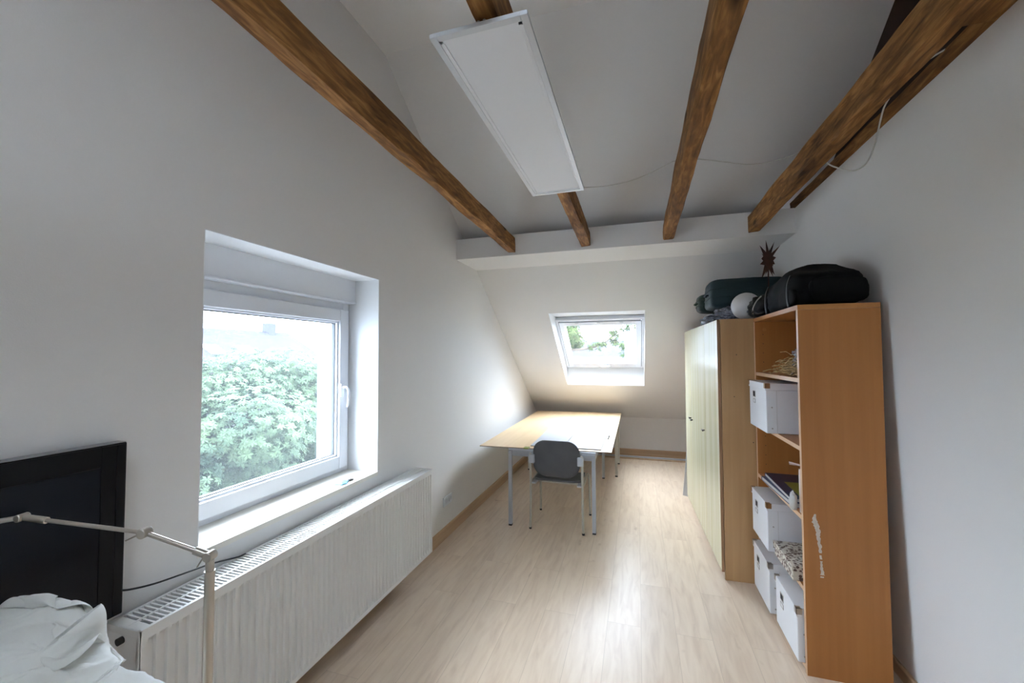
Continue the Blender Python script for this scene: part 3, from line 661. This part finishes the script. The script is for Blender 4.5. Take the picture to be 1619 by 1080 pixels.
for i in range(420):
    c = Vector((.845+rs.gauss(0, .040), 2.60+rs.gauss(0, .085), 1.490+abs(rs.gauss(0, .030))*1.1)); c.y = max(2.47, c.y)
    a = rs.uniform(-PI, PI); l = rs.uniform(.03, .10); d = Vector((math.cos(a), math.sin(a), rs.uniform(-.15, .35)))*l/2
    p0, p1 = c-d, c+d; p0.z = max(1.4815, p0.z); p1.z = max(1.4815, p1.z); p0.y = max(2.452, p0.y); p1.y = max(2.452, p1.y); mid = (p0+p1)/2+Vector((0, 0, rs.uniform(0, .012)))
    st.tube([p0, mid, p1], .0018, 4)
tag(obj('straw', st, 'straw', sg), kind='stuff')
obj('plastic_film', crumple((.87, 2.565, 1.530), (.07, .075, .050), 9, .9, 40, 26), 'film', sg)
obj('plastic_film', crumple((.86, 2.545, 1.590), (.045, .055, .050), 21, 1.0, 36, 22), 'film', sg)

# ------------------------------------------------------------------ things on top of bookshelf and wardrobe
def blob(c, h, e=3.0, nu=64, nv=32, seed=0, amp=.04, top=None, fr=2.5):
    """rounded box (superellipsoid) with soft folds; top(u,v)->height factor"""
    vs = []; sp = lambda x, p: math.copysign(abs(x)**p, x)
    mb = MB().sphere((0, 0, 0), 1, nu, nv); out = []
    for v in mb.v:
        V = Vector(v).normalized(); m_ = (abs(V.x)**e+abs(V.y)**e+abs(V.z)**e)**(1/e); q_ = V/m_
        k = 1+amp*noise.noise(q_*fr+Vector((seed, seed*2, 0)))+amp*.6*abs(noise.noise(q_*fr*2.6+Vector((seed, 0, seed))))
        x, y, z = q_.x*h[0]*k, q_.y*h[1]*k, q_.z*h[2]*(k if q_.z > 0 else 1)
        if top and q_.z > -.2: z *= top(q_.x, q_.y)
        out.append((c[0]+x, c[1]+y, c[2]+z))
    mb.v = out; return mb
db = thing('duffel_bag', (.96, 2.86, 1.856), 'large black duffel bag with a domed top lying on the bookshelf', 'bag')
def dtop(x, y): return 1.02 + .78*math.exp(-((y+.12)/.42)**2)*max(0, 1-.45*abs(x-.1)**2) + .25*max(0, y)
obj('bag_body', blob((.975, 2.80, 1.950), (.152, .335, .094), 5.0, 96, 48, 3, .05, dtop), 'bag', db, smooth=True)
obj('end_pocket', blob((.985, 2.462, 1.932), (.125, .018, .068), 4, 40, 20, 5, .05), 'bag', db, smooth=True)
obj('side_pocket', blob((.822, 2.66, 1.915), (.018, .12, .045), 4, 40, 20, 6, .06), 'bag', db, smooth=True)
for yy in (2.60, 3.00):
    obj('strap', MB().tube(smoothpath([(.806, yy, 1.862), (.803, yy+.01, 1.92), (.808, yy+.015, 1.99), (.825, yy+.02, 2.04)], 6), .014, 8, flat=.25), 'baglight', db, smooth=True)
vp = thing('vinyl_pouch', (.86, 3.18, 1.857), 'shiny black vinyl bag slumped against the duffel bag beside the white globe', 'bag')
obj('bag_body', blob((.885, 3.262, 1.925), (.115, .088, .068), 2.8, 56, 30, 12, .22, lambda x, y: 1.15-.35*y, 3.5), 'baglight', vp, smooth=True)
obj('seam_highlight', MB().tube(smoothpath([(.772, 3.185, 1.885), (.768, 3.16, 1.92), (.785, 3.145, 1.965), (.815, 3.14, 2.0)], 6), .004, 8), 'steel', vp, smooth=True)  # pale metal line drawn as the whitish highlight along the strap
obj('strap', MB().tube(smoothpath([(.775, 3.20, 1.88), (.765, 3.15, 1.90), (.77, 3.08, 1.875), (.79, 3.0, 1.872)], 6), .008, 8, flat=.4), 'baglight', vp, smooth=True)
def suitcase(loc, h, e, mat, label, seed, name='suitcase', rot=0):
    r = thing(name, (loc[0], loc[1], loc[2]-h[2]), label, 'suitcase', rotz=rot)
    c = (0, 0, h[2])
    obj('shell', blob(c, h, e, 72, 36, seed, .02), mat, r, smooth=True, local=True)
    for zf in (-.28, .28):
        pth = []
        for k in range(49):
            t = 2*PI*k/48; cx, sy_ = math.cos(t), math.sin(t); m_ = (abs(cx)**e+abs(sy_)**e)**(1/e)
            pth.append((cx/m_*h[0]*1.012, sy_/m_*h[1]*1.012, h[2]*(1+zf)))
        obj('zip_piping', MB().tube(pth, .005, 6, cap=False), mat, r, smooth=True, local=True)
    obj('carry_handle', MB().tube(smoothpath([(-h[0]*.99, -.05, h[2]), (-h[0]-.018, -.04, h[2]), (-h[0]-.018, .04, h[2]), (-h[0]*.99, .05, h[2])], 6), .007, 8), mat, r, smooth=True, local=True)
    return r
# grey film bundle the cases rest on
gf = thing('plastic_bundle', (.80, 4.0, 1.861), 'crumpled grey plastic film bundle under the suitcases on the wardrobe', 'plastic bundle')
obj('film_sheet', crumple((.725, 3.92, 1.905), (.155, .34, .055), 13, .45, 90, 30, 1.984), 'greyfilm', gf)
obj('film_sheet', crumple((.74, 3.655, 1.918), (.12, .085, .070), 17, .55, 50, 30), 'greyfilm', gf)
obj('film_core', MB().box(.68, 1.0, 3.7, 4.32, 1.861, 1.985), 'greyfilm', gf, bevel=.01)
suitcase((.865, 3.86, 2.108), (.275, .19, .120), 9, 'teal', 'dark teal soft suitcase lying behind the white globe on the wardrobe', 2)
suitcase((.74, 4.20, 2.078), (.19, .125, .088), 5, 'green', 'small dark green case at the far end of the wardrobe top', 8)
gl = thing('globe_lamp', (.80, 3.465, 1.861), 'white opal globe lamp on the near end of the wardrobe top', 'lamp')
obj('globe_shade', MB().sphere((.795, 3.465, 1.968), .102, 40, 24), 'globe', gl, smooth=True)
obj('lamp_foot', MB().lathe([(0, 0), (.055, 0), (.055, .008), (0, .012)], (.795, 3.465, 1.861), 2, 28), 'upvc', gl)
# star on a stick
sr = thing('metal_star', (.965, 3.52, 1.861), 'rusty brown metal star on a stick standing behind the bags', 'ornament')
ang = [(98, .152), (62, .150), (38, .170), (8, .085), (-28, .080), (-62, .135), (-118, .165), (-160, .095), (172, .075), (128, .145)]
poly = []; cz = 2.325
for i, (a, rr) in enumerate(ang):
    a2 = ang[(i+1) % len(ang)][0]; 
    if a2 > a: a2 -= 360
    poly.append((rr*math.cos(math.radians(a)), rr*math.sin(math.radians(a)))); mm = math.radians((a+a2)/2); poly.append((.055*math.cos(mm), .062*math.sin(mm)))
starv = MB().prism([(.965+x*.62, cz+z*1.0) for x, z in poly], 1, 3.517, 3.521)
obj('star_plate', starv, 'rust', sr)
poly2 = [(.965+(-x)*.35+.01, cz-.02+z*.75) for x, z in poly]
obj('star_plate', MB().prism(poly2, 1, 3.545, 3.549), 'rust', sr)
obj('stem', MB().tube([(.965, 3.524, 1.863), (.965, 3.524, 2.30)], .005, 8), 'rust', sr)
obj('base', MB().lathe([(0, 0), (.05, 0), (.05, .006), (0, .006)], (.965, 3.524, 1.861), 2, 24), 'rust', sr)

# ------------------------------------------------------------------ work table
tz = .722
tb = thing('work_table', (-.78, 4.6, 0), 'work table on grey steel legs behind the grey chair', 'table')
obj('tabletop', MB().box(-1.19, -.37, 3.745, 5.53, tz-.024, tz-.003), 'whitepanel', tb, bevel=.001)
fr = MB(); 
for a in ((-1.175, -.375, 3.738, 3.750), (-1.175, -.375, 5.48, 5.50), (-1.175, -1.155, 3.72, 5.5), (-.395, -.375, 3.72, 5.5)): fr.box(*a, tz-.075, tz-.024)
obj('frame_rail', fr, 'greymetal', tb)
for (x, y) in ((-1.165, 3.722), (-.388, 3.745), (-1.165, 5.47), (-.440, 5.449)):
    lg = obj('leg', MB().box(x-.0165, x+.0165, y-.0165, y+.0165, .014, tz-.024), 'greymetal', tb, bevel=.003)
    obj('leg_cap', MB().box(x-.0155, x+.0155, y-.0155, y+.0155, 0, .015), 'black', lg)
# second trestle frame under the far end
t2 = thing('trestle_table', (-.87, 5.9, 0), 'second steel table under the far end of the plywood board', 'table')
obj('tabletop', MB().box(-1.50, -.26, 5.545, 6.26, tz-.024, tz-.003), 'whitepanel', t2)
for (x, y) in ((-.283, 5.575), (-1.467, 5.575), (-.283, 6.23), (-1.467, 6.23)):
    lg = obj('leg', MB().box(x-.016, x+.016, y-.016, y+.016, .014, tz-.024), 'beigemetal', t2, bevel=.003)
    obj('leg_cap', MB().box(x-.0165, x+.0165, y-.0165, y+.0165, 0, .018), 'black', lg)
bd = thing('plywood_board', (-.87, 5.0, tz-.003), 'large pale plywood board lying across the tables', 'board')
bq = [(-1.477, 3.722), (-.232, 3.786), (-.241, 6.393), (-1.516, 6.290)]
obj('board', MB().prism(bq, 2, tz-.003, tz+.004), 'ply', bd)
e_ = MB(); c_ = Vector((-.87, 5.0, 0))
for k in range(4):
    a = Vector((*bq[k], 0)); b = Vector((*bq[(k+1) % 4], 0)); d = (b-a).normalized(); n = Vector((d.y, -d.x, 0))
    e_.obox((a+b)/2+n*.0006+Vector((0, 0, tz-.0005)), d, n, (0, 0, 1), (b-a).length, .0012, .005)
obj('board_edge', e_, 'plyedge', bd)
zb = tz+.0045
for (a, b, lab) in (((-.995, 3.830), (-.688, 3.834), 'left of two white panels lying side by side on the plywood board'), ((-.682, 3.834), (-.330, 3.840), 'right of two white panels lying side by side, nearer the pen')):
    dx = -.030 if a[0] < -.9 else 0
    far_l = (a[0]-.035, 5.60) if a[0] < -.9 else (-.662, 5.41); far_r = (-.668, 5.60) if a[0] < -.9 else (-.335, 5.40)
    p_ = MB().prism([a, b, far_r, far_l], 2, zb, zb+.007)
    pn = thing('melamine_sheet', ((a[0]+b[0])/2, 4.6, zb), lab, 'sheet', group=None); obj('sheet_body', p_, 'whitepanel', pn, bevel=.001)
    obj('sheet_edge', MB().prism([(a[0], a[1]-.0012), (b[0], b[1]-.0012), b, a], 2, zb, zb+.0066), 'plyedge', pn)
pe = thing('pen', (-.300, 4.5, zb), 'thin black pen on the plywood board along the right white panel', 'pen')
obj('barrel', MB().tube([(-.302, 4.36, zb+.005), (-.300, 4.47, zb+.005)], .005, 8), 'black', pe)
obj('cap', MB().tube([(-.300, 4.47, zb+.006), (-.2995, 4.52, zb+.006)], .0062, 8), 'black', pe)
tag(obj('metal_ruler', MB().box(-.318, -.306, 3.90, 5.38, zb, zb+.002), 'steel'), 'long thin metal ruler beside the right white panel on the table', 'ruler')
tag(obj('table_clamp', MB().box(-1.03, -.985, 3.700, 3.76, zb-.0005, zb+.010), 'olive'), 'small olive eraser block at the near edge of the plywood board', 'eraser')

# ------------------------------------------------------------------ chair (seen from behind)
ch = thing('office_chair', (-.73, 3.93, 0), 'grey plastic stacking chair pushed up to the work table', 'chair')
xL, xR = -.962, -.484
def rrect(w_, h_, r_, n=8):
    out = []
    for (sx_, sz_, a0) in ((1, 1, 0), (-1, 1, 90), (-1, -1, 180), (1, -1, 270)):
        for k in range(n+1):
            a = math.radians(a0+90*k/n); out.append((sx_*(w_/2-r_)+r_*math.cos(a), sz_*(h_/2-r_)+r_*math.sin(a)))
    return out
def shell(name, mat, fn, w_, h_, r_, par, thick=.012, rows=12):
    # rounded-rectangle plate mapped through fn(u,w)->xyz
    poly = rrect(w_, h_, r_, 7); n = len(poly); mb = MB(); vs = []; fs = []
    for j in range(rows+1):
        k = 1-j/rows*.999
        for (x, z) in poly: vs.append(fn(x*k, z*k))
    for j in range(rows):
        for i in range(n):
            i2 = (i+1) % n; fs.append((j*n+i, j*n+i2, (j+1)*n+i2, (j+1)*n+i))
    fs.append(tuple(range(rows*n, rows*n+n)))
    return obj(name, mb.add(vs, fs), mat, par, smooth='auto', solid=thick)
cxm = (xL+xR)/2
def backfn(x, z): return (cxm+x, 3.722 - .035*(1-(x/.22)**2) - .05*z, .655+z)
shell('backrest', 'chairgrey', backfn, .430, .330, .115, ch, .014)
def seatfn(x, y): return (cxm+x, 3.935+y, 0.430 + .012*(x/.22)**2 - .030*max(0, (y-.10)/.12)**2 + .012*max(0, (-y-.1)/.1)**2)
shell('seat', 'chairgrey', seatfn, .440, .430, .08, ch, .016)
for y_ in (3.80, 4.06): obj('seat_support', MB().box(xL+.01, xR-.01, y_, y_+.03, .404, .419), 'beigemetal', ch)
for x, s_ in ((xL, 1), (xR, -1)):
    sd = -s_
    lg = obj('leg', MB().tube(smoothpath([(x+sd*.004, 3.698, .012), (x, 3.700, .25), (x, 3.703, .45), (x, 3.690, .60), (x+s_*.003, 3.683, .70)], 5), .011, 12), 'beigemetal', ch, smooth=True)
    obj('leg_cap', MB().tube([(x+sd*.004, 3.698, 0), (x+sd*.004, 3.698, .016)], .0125, 12), 'black', lg)
    pr = smoothpath([(x+sd*.0, 3.703, .424), (x, 3.80, .424), (x+sd*.0, 3.98, .428), (x, 4.085, .430), (x+sd*.004, 4.128, .412), (x+sd*.008, 4.145, .36), (x+sd*.012, 4.165, .18), (x+sd*.014, 4.170, .012)], 6)
    lg = obj('leg', MB().tube(pr, .011, 12), 'beigemetal', ch, smooth=True)
    obj('leg_cap', MB().tube([(x+sd*.014, 4.170, 0), (x+sd*.014, 4.170, .016)], .0125, 12), 'black', lg)
    b_ = MB().box(min(x-s_*.012, x+s_*.042), max(x-s_*.012, x+s_*.042), 3.672, 3.706, .605, .685)
    obj('bracket', b_, 'chairbracket', ch, bevel=.008)
    obj('bracket', MB().box(min(x, x+s_*.05), max(x, x+s_*.05), 3.70, 3.80, .412, .428), 'chairbracket', ch, bevel=.004)

# ------------------------------------------------------------------ trims lying on the floor by the knee wall
tag(obj('curtain_rail', MB().prism([(6.660, 0), (6.700, 0), (6.700, .022), (6.694, .028), (6.666, .028), (6.660, .022)], 0, -.62, .74), 'whitepanel'), 'long white rail lying on the floor along the knee wall', 'rail')
tag(obj('timber_strip', MB().box(-.60, .75, 6.585, 6.640, 0, .014), 'skirt', bevel=.002), 'thin pale timber strip lying on the floor in front of the white rail', 'timber strip')

# ------------------------------------------------------------------ packet on the sill
pk = thing('blue_packet', (-1.69, 2.06, .843), 'small pale blue packet on the window sill', 'packet')
obj('wrapper', MB().grid(lambda u, v: (-1.720+.055*v+.010*math.sin(u*5), 2.005+.085*u, .8445+.012*math.sin(PI*v)*math.sin(PI*u)+.003*math.sin(u*9)), 12, 8), 'blue', pk, smooth=True, solid=.002)
obj('clip', MB().box(-1.690, -1.670, 2.088, 2.120, .8435, .851), 'black', pk, bevel=.002)

# ------------------------------------------------------------------ floor lamp in the foreground
fl = thing('floor_lamp', (-.912, .680, 0), 'brushed nickel floor lamp with jointed arms in front of the radiator', 'floor lamp')
P0 = Vector((-.912, .680, 1.158)); P1 = Vector((-1.047, .634, 1.211)); P2 = Vector((-1.306, .553, 1.246)); P3 = Vector((-1.44, .42, 1.235))
obj('base', MB().lathe([(0, 0), (.13, 0), (.13, .010), (.125, .014), (.02, .018), (0, .018)], (P0.x, P0.y, 0), 2, 40), 'chrome', fl, smooth='auto')
obj('pole', MB().tube([(P0.x, P0.y, .016), (P0.x, P0.y, 1.125)], .0098, 20), 'chrome', fl, smooth='auto')
obj('pole_collar', MB().tube([(P0.x, P0.y, 1.118), (P0.x, P0.y, 1.150)], .0085, 20).tube([(P0.x, P0.y, 1.122), (P0.x, P0.y, 1.126)], .0105, 20), 'chrome', fl, smooth='auto')
def joint(c, d, r_=.0105, l=.011):
    n = Vector((.25, -.97, 0)).normalized(); return obj('joint', MB().tube([c-n*l, c+n*l], r_, 20), 'chrome', fl, bevel=.0015, smooth='auto')
joint(P0, 0); j1 = joint(P1, 0); joint(P2, 0, .008)
a1 = (P1-P0).normalized(); a2 = (P2-P1).normalized(); a3 = (P3-P2).normalized()
obj('arm', MB().tube([P0+a1*.004, P1-a1*.004], .0050, 14).tube([P0, P0+a1*.035], .0085, 14), 'chrome', fl, smooth='auto')
obj('arm', MB().tube([P1, P2-a2*.0], .0045, 14).tube([P2-a2*.055, P2], .0072, 14).tube([P1, P1+a2*.012], .0075, 14), 'chrome', fl, smooth='auto')
obj('arm', MB().tube([P2, P3], .0055, 14), 'chrome', fl, smooth='auto')
obj('lamp_head', MB().lathe([(0, .03), (.018, .03), (.02, .0), (.055, -.05), (.05, -.05), (.0, -.01)], (P3.x, P3.y, P3.z-.01), 2, 28), 'chrome', fl, smooth='auto')
for (c, d) in ((P0, Vector((-.020, .004, -.022))), (P1, Vector((-.030, -.006, -.014)))):
    n = Vector((.25, -.97, 0)).normalized(); q0 = c+n*.011+Vector((-.012, 0, -.004)) if c is P0 else c+n*.009+Vector((-.008, 0, -.002))
    obj('clamp_lever', MB().tube([q0, q0+d], .0016, 8), 'chrome', fl)

# ------------------------------------------------------------------ white cloth heap on a low table in the foreground
st_ = thing('side_table', (-1.10, .36, 0), 'wooden side table hidden under the heap of white cloth', 'table')
obj('tabletop', MB().box(-1.46, -.93, .10, .60, .865, .890), 'birch', st_, bevel=.003)
for x in (-1.42, -.97):
    for y in (.14, .52): obj('leg', MB().box(x-.02, x+.02, y-.02, y+.02, 0, .865), 'birch', st_)
def drape():
    """crumpled sheet: a square cloth pushed together and settled by gravity over soft lumps"""
    nu_, nv_ = 110, 92; r = np.random.default_rng(5)
    Lx, Ly = 1.16, .94; fx, fy = .64, .50; h = Lx/(nu_-1); hy = Ly/(nv_-1)
    U, V_ = np.meshgrid(np.linspace(0, 1, nu_), np.linspace(0, 1, nv_), indexing='ij')
    def nz(fr, sd): return np.array([[noise.noise(Vector((a*fr, b*fr, sd))) for b in np.linspace(0, 1, nv_)] for a in np.linspace(0, 1.25, nu_)])
    X = np.stack([-1.535+fx*U, .12+fy*V_, 1.05+.12*nz(3.6, 1.3)+.06*nz(6, 4.1)], -1)
    X[..., 0] += .06*nz(3, 7.7); X[..., 1] += .06*nz(3, 9.9)
    gs = np.linspace(0, 1, 60); S = np.array([[.935+.025*noise.noise(Vector((a*2.6, b*2.2, 4.4)))+.045*(1-a) for b in gs] for a in gs])
    def support(P):
        a = np.clip((P[..., 0]+1.50)/.62, 0, 1); b = np.clip((P[..., 1]-.10)/.50, 0, 1); z = S[(a*59).astype(int), (b*59).astype(int)]
        out = (P[..., 0] > -.90) | (P[..., 1] > .615) | (P[..., 1] < .08) | (P[..., 0] < -1.50)
        return np.where(out, .60, z)
    Xp = X.copy(); g = np.array([0, 0, -9.8]); dt = .012
    def con(A, B, L0, k=1.0):
        d = B-A; l = np.linalg.norm(d, axis=-1, keepdims=True)+1e-9; c = (l-L0)/l*d*.5*k; A += c; B -= c
    dg = math.hypot(h, hy)
    for it in range(150):
        vel = (X-Xp)/dt*.93; Xp = X.copy(); X = X+vel*dt+g*dt*dt
        for k in range(7):
            for o_ in (0, 1):
                con(X[o_:-1:2][:len(X[o_+1::2])], X[o_+1::2], h); con(X[:, o_:-1:2][:, :X[:, o_+1::2].shape[1]], X[:, o_+1::2], hy)
            con(X[:-1, :-1][::2, ::2], X[1:, 1:][::2, ::2], dg, .6); con(X[1:, :-1][1::2, 1::2], X[:-1, 1:][1::2, 1::2], dg, .6)
            for q_ in (3, 6, 8):
                A = X[:-q_]; B = X[q_:]; d = B-A; l = np.linalg.norm(d, axis=-1, keepdims=True)+1e-9; m_ = np.minimum(0, l-h*q_*.86)/l*d*.22; A += m_; B -= m_
                A = X[:, :-q_]; B = X[:, q_:]; d = B-A; l = np.linalg.norm(d, axis=-1, keepdims=True)+1e-9; m_ = np.minimum(0, l-hy*q_*.86)/l*d*.22; A += m_; B -= m_
            zz = support(X); hit = X[..., 2] < zz; X[..., 2] = np.where(hit, zz, X[..., 2])
            X[hit, 0] = X[hit, 0]*.35+Xp[hit, 0]*.65; X[hit, 1] = X[hit, 1]*.35+Xp[hit, 1]*.65
            X[..., 0] = np.clip(X[..., 0], -1.54, -.865); X[..., 1] = np.clip(X[..., 1], .05, .665)
    mb = MB(); mb.v = [tuple(map(float, p)) for p in X.reshape(-1, 3)]
    mb.f = [(i*nv_+j, i*nv_+j+1, (i+1)*nv_+j+1, (i+1)*nv_+j) for i in range(nu_-1) for j in range(nv_-1)]
    return mb
tag(obj('white_cloth', drape(), 'cloth', smooth=True, solid=.0015, subsurf=1), 'heap of crumpled white cloth in the lower left foreground', 'cloth')

# ------------------------------------------------------------------ outdoors
GZ = -3.2
struct('ground', MB().box(-60, 40, -30, 60, GZ-.2, GZ), 'grass', loc=(0, 0, GZ))
def foliage(cents, n, size, seed, shell=.25):
    """clusters of six leaflets scattered through lumpy crowns"""
    r = np.random.default_rng(seed); C = np.array([c for c, _ in cents]); R = np.array([q for _, q in cents])
    wts = R[:, 0]*R[:, 2]; k = r.choice(len(C), n, p=wts/wts.sum()); nrm_ = lambda a: a/np.linalg.norm(a, axis=-1, keepdims=True)
    d = nrm_(r.normal(size=(n, 3))); p = C[k]+d*R[k]*(1.04-shell*r.random((n, 1))**1.5*2.2)
    nr = nrm_(d*.7+np.array([.15, -.1, .75])+r.normal(size=(n, 3))*.25); a = nrm_(np.cross(nr, r.normal(size=(n, 3)))); b = np.cross(nr, a)
    s_ = size*(.7+.6*r.random((n, 1))); V = []
    for j in range(6):
        t = 2*PI*j/6+r.random((n, 1))*.3; e = a*np.cos(t)+b*np.sin(t); g = np.cross(nr, e)
        V.append(np.stack([p, p+e*s_*.55+g*s_*.22, p+e*s_-nr*s_*.18, p+e*s_*.55-g*s_*.22], 1))
    return np.stack(V, 1).reshape(-1, 3)
def leaf_obj(name, V, mat, parent, loc):
    me = bpy.data.meshes.new(name); n = len(V); V = (V-np.array(loc)).astype(np.float32)
    me.vertices.add(n); me.vertices.foreach_set('co', V.ravel()); me.loops.add(n); me.loops.foreach_set('vertex_index', np.arange(n, dtype=np.int32))
    me.polygons.add(n//4); me.polygons.foreach_set('loop_start', np.arange(0, n, 4, dtype=np.int32)); me.update(calc_edges=True); me.materials.append(M[mat])
    o = bpy.data.objects.new(name, me); COL.objects.link(o); o.parent = parent; return o
def plain_obj(name, mb, mat, parent, loc):
    me = bpy.data.meshes.new(name); L3 = Vector(loc); me.from_pydata([tuple(Vector(v)-L3) for v in mb.v], [], mb.f); me.materials.append(M[mat])
    o = bpy.data.objects.new(name, me); COL.objects.link(o); o.parent = parent; return o
T1 = (-7.0, 3.6, GZ)
tr = thing('leafy_tree', T1, 'dense green leafy tree filling the view through the large window', 'tree')
cs = []; rr_ = random.Random(5)
for i in range(60):
    y = rr_.uniform(.8, 10.2); x = -7.0+rr_.uniform(-1.1, 1.1)-.15*abs(y-5); z = rr_.uniform(-2.2, 1.0)
    cs.append(((x, y, z), (.95, .95, .62)))
for y in np.arange(1.0, 10.4, .8): cs.append(((-7.0, y, 1.12+.22*math.sin(y*2.3)+.1*math.cos(y*5)), (.8, .75, .55)))
leaf_obj('foliage', foliage(cs, 80000, .068, 3, .28), 'leaf', tr, T1)
plain_obj('trunk', MB().tube([(-7, 3.6, GZ), (-7, 3.7, -1.5), (-7.05, 4.0, .5)], [.28, .22, .1], 12), 'bark', tr, T1)
# house beyond
HX, HY = -22.0, 17.0
hs = thing('house', (HX, HY, GZ), 'neighbouring house with a grey tiled roof beyond the leafy tree', 'house')
obj('wall', MB().box(HX-7, HX+.6, HY-8, HY+7.1, GZ, 1.02), 'render', hs)
zr, ze = 3.35, 1.0
rp = [(HX+1, HY-8.4, ze), (HX+1, HY+7.3, ze), (HX-7.4, HY+7.3, ze), (HX-7.4, HY-8.4, ze), (HX-3.2, HY-8.4, zr), (HX-3.2, HY+7.3, zr)]
obj('roof', MB().add(rp, [(0, 1, 5, 4), (1, 2, 5), (2, 3, 4, 5), (3, 0, 4), (0, 3, 2, 1)]), 'roof', hs)
n_r = Vector((zr-ze, 0, 4.2)).normalized(); d_r = Vector((-4.2, 0, zr-ze)).normalized()
for yy in (HY-.1, HY+1.9):
    c = Vector((HX+1-1.75, yy, ze+1.75*(zr-ze)/4.2))+n_r*.05
    obj('roof_window', MB().obox(c, d_r, (0, 1, 0), n_r, .9, .8, .10), 'whitepanel', hs)
obj('chimney', MB().box(HX-3.5, HX-2.9, HY+5.4, HY+6.0, 3.0, 3.95), 'render', hs)
h2 = thing('garden_house', (-3.0, 24, GZ), 'distant building with a low grey roof seen through the skylight', 'house')
obj('wall', MB().box(-7.5, -1.0, 24, 29, GZ, 1.2), 'render', h2)
obj('roof', MB().prism([(23.5, 1.1), (29.5, 1.1), (26.5, 2.6)], 0, -7.8, -.8), 'roof', h2)
# tree beyond the skylight
T2 = (-2.6, 12.5, GZ)
t2_ = thing('garden_tree', T2, 'green leafy tree seen through the skylight', 'tree')
cs = [((-1.95+rr_.uniform(-.5, .40), 12.5+rr_.uniform(-.5, .5), rr_.uniform(1.95, 3.3)), (.30, .4, .25)) for i in range(15)]
leaf_obj('foliage', foliage(cs, 4200, .075, 9, .35), 'leaf2', t2_, T2)
plain_obj('trunk', MB().tube([(-2.9, 12.5, GZ), (-2.8, 12.5, 1), (-2.4, 12.4, 4)], [.22, .16, .05], 10), 'bark', t2_, T2)
def branch(pts, r0, seed, n, spread):
    P_ = smoothpath(pts, 6); k = len(P_); mb = MB().tube(P_, [r0*(1-.85*i/(k-1)) for i in range(k)], 7)
    r = random.Random(seed); cc = []
    for i in range(n):
        p = P_[int(r.uniform(.25, 1)*(k-1))]; cc.append(((p.x+r.gauss(0, spread), p.y+r.gauss(0, spread), p.z+r.gauss(0, spread*.7)), (.10, .10, .08)))
    return mb, cc
b1, c1 = branch([(-2.5, 12.2, 1.7), (-1.3, 12.1, 1.82), (-.75, 12.0, 2.08), (-.35, 12, 2.45), (-.1, 12, 2.8)], .045, 2, 26, .09)
plain_obj('branch', b1, 'bark', t2_, T2); leaf_obj('branch_leaves', foliage(c1, 420, .055, 4), 'leaf2', t2_, T2)
b1, c1 = branch([(-.75, 12.0, 2.08), (-.45, 12, 1.9), (-.25, 12, 1.5)], .02, 5, 12, .09)
leaf_obj('branch_leaves', foliage(c1, 160, .050, 14), 'leaf2', t2_, T2)
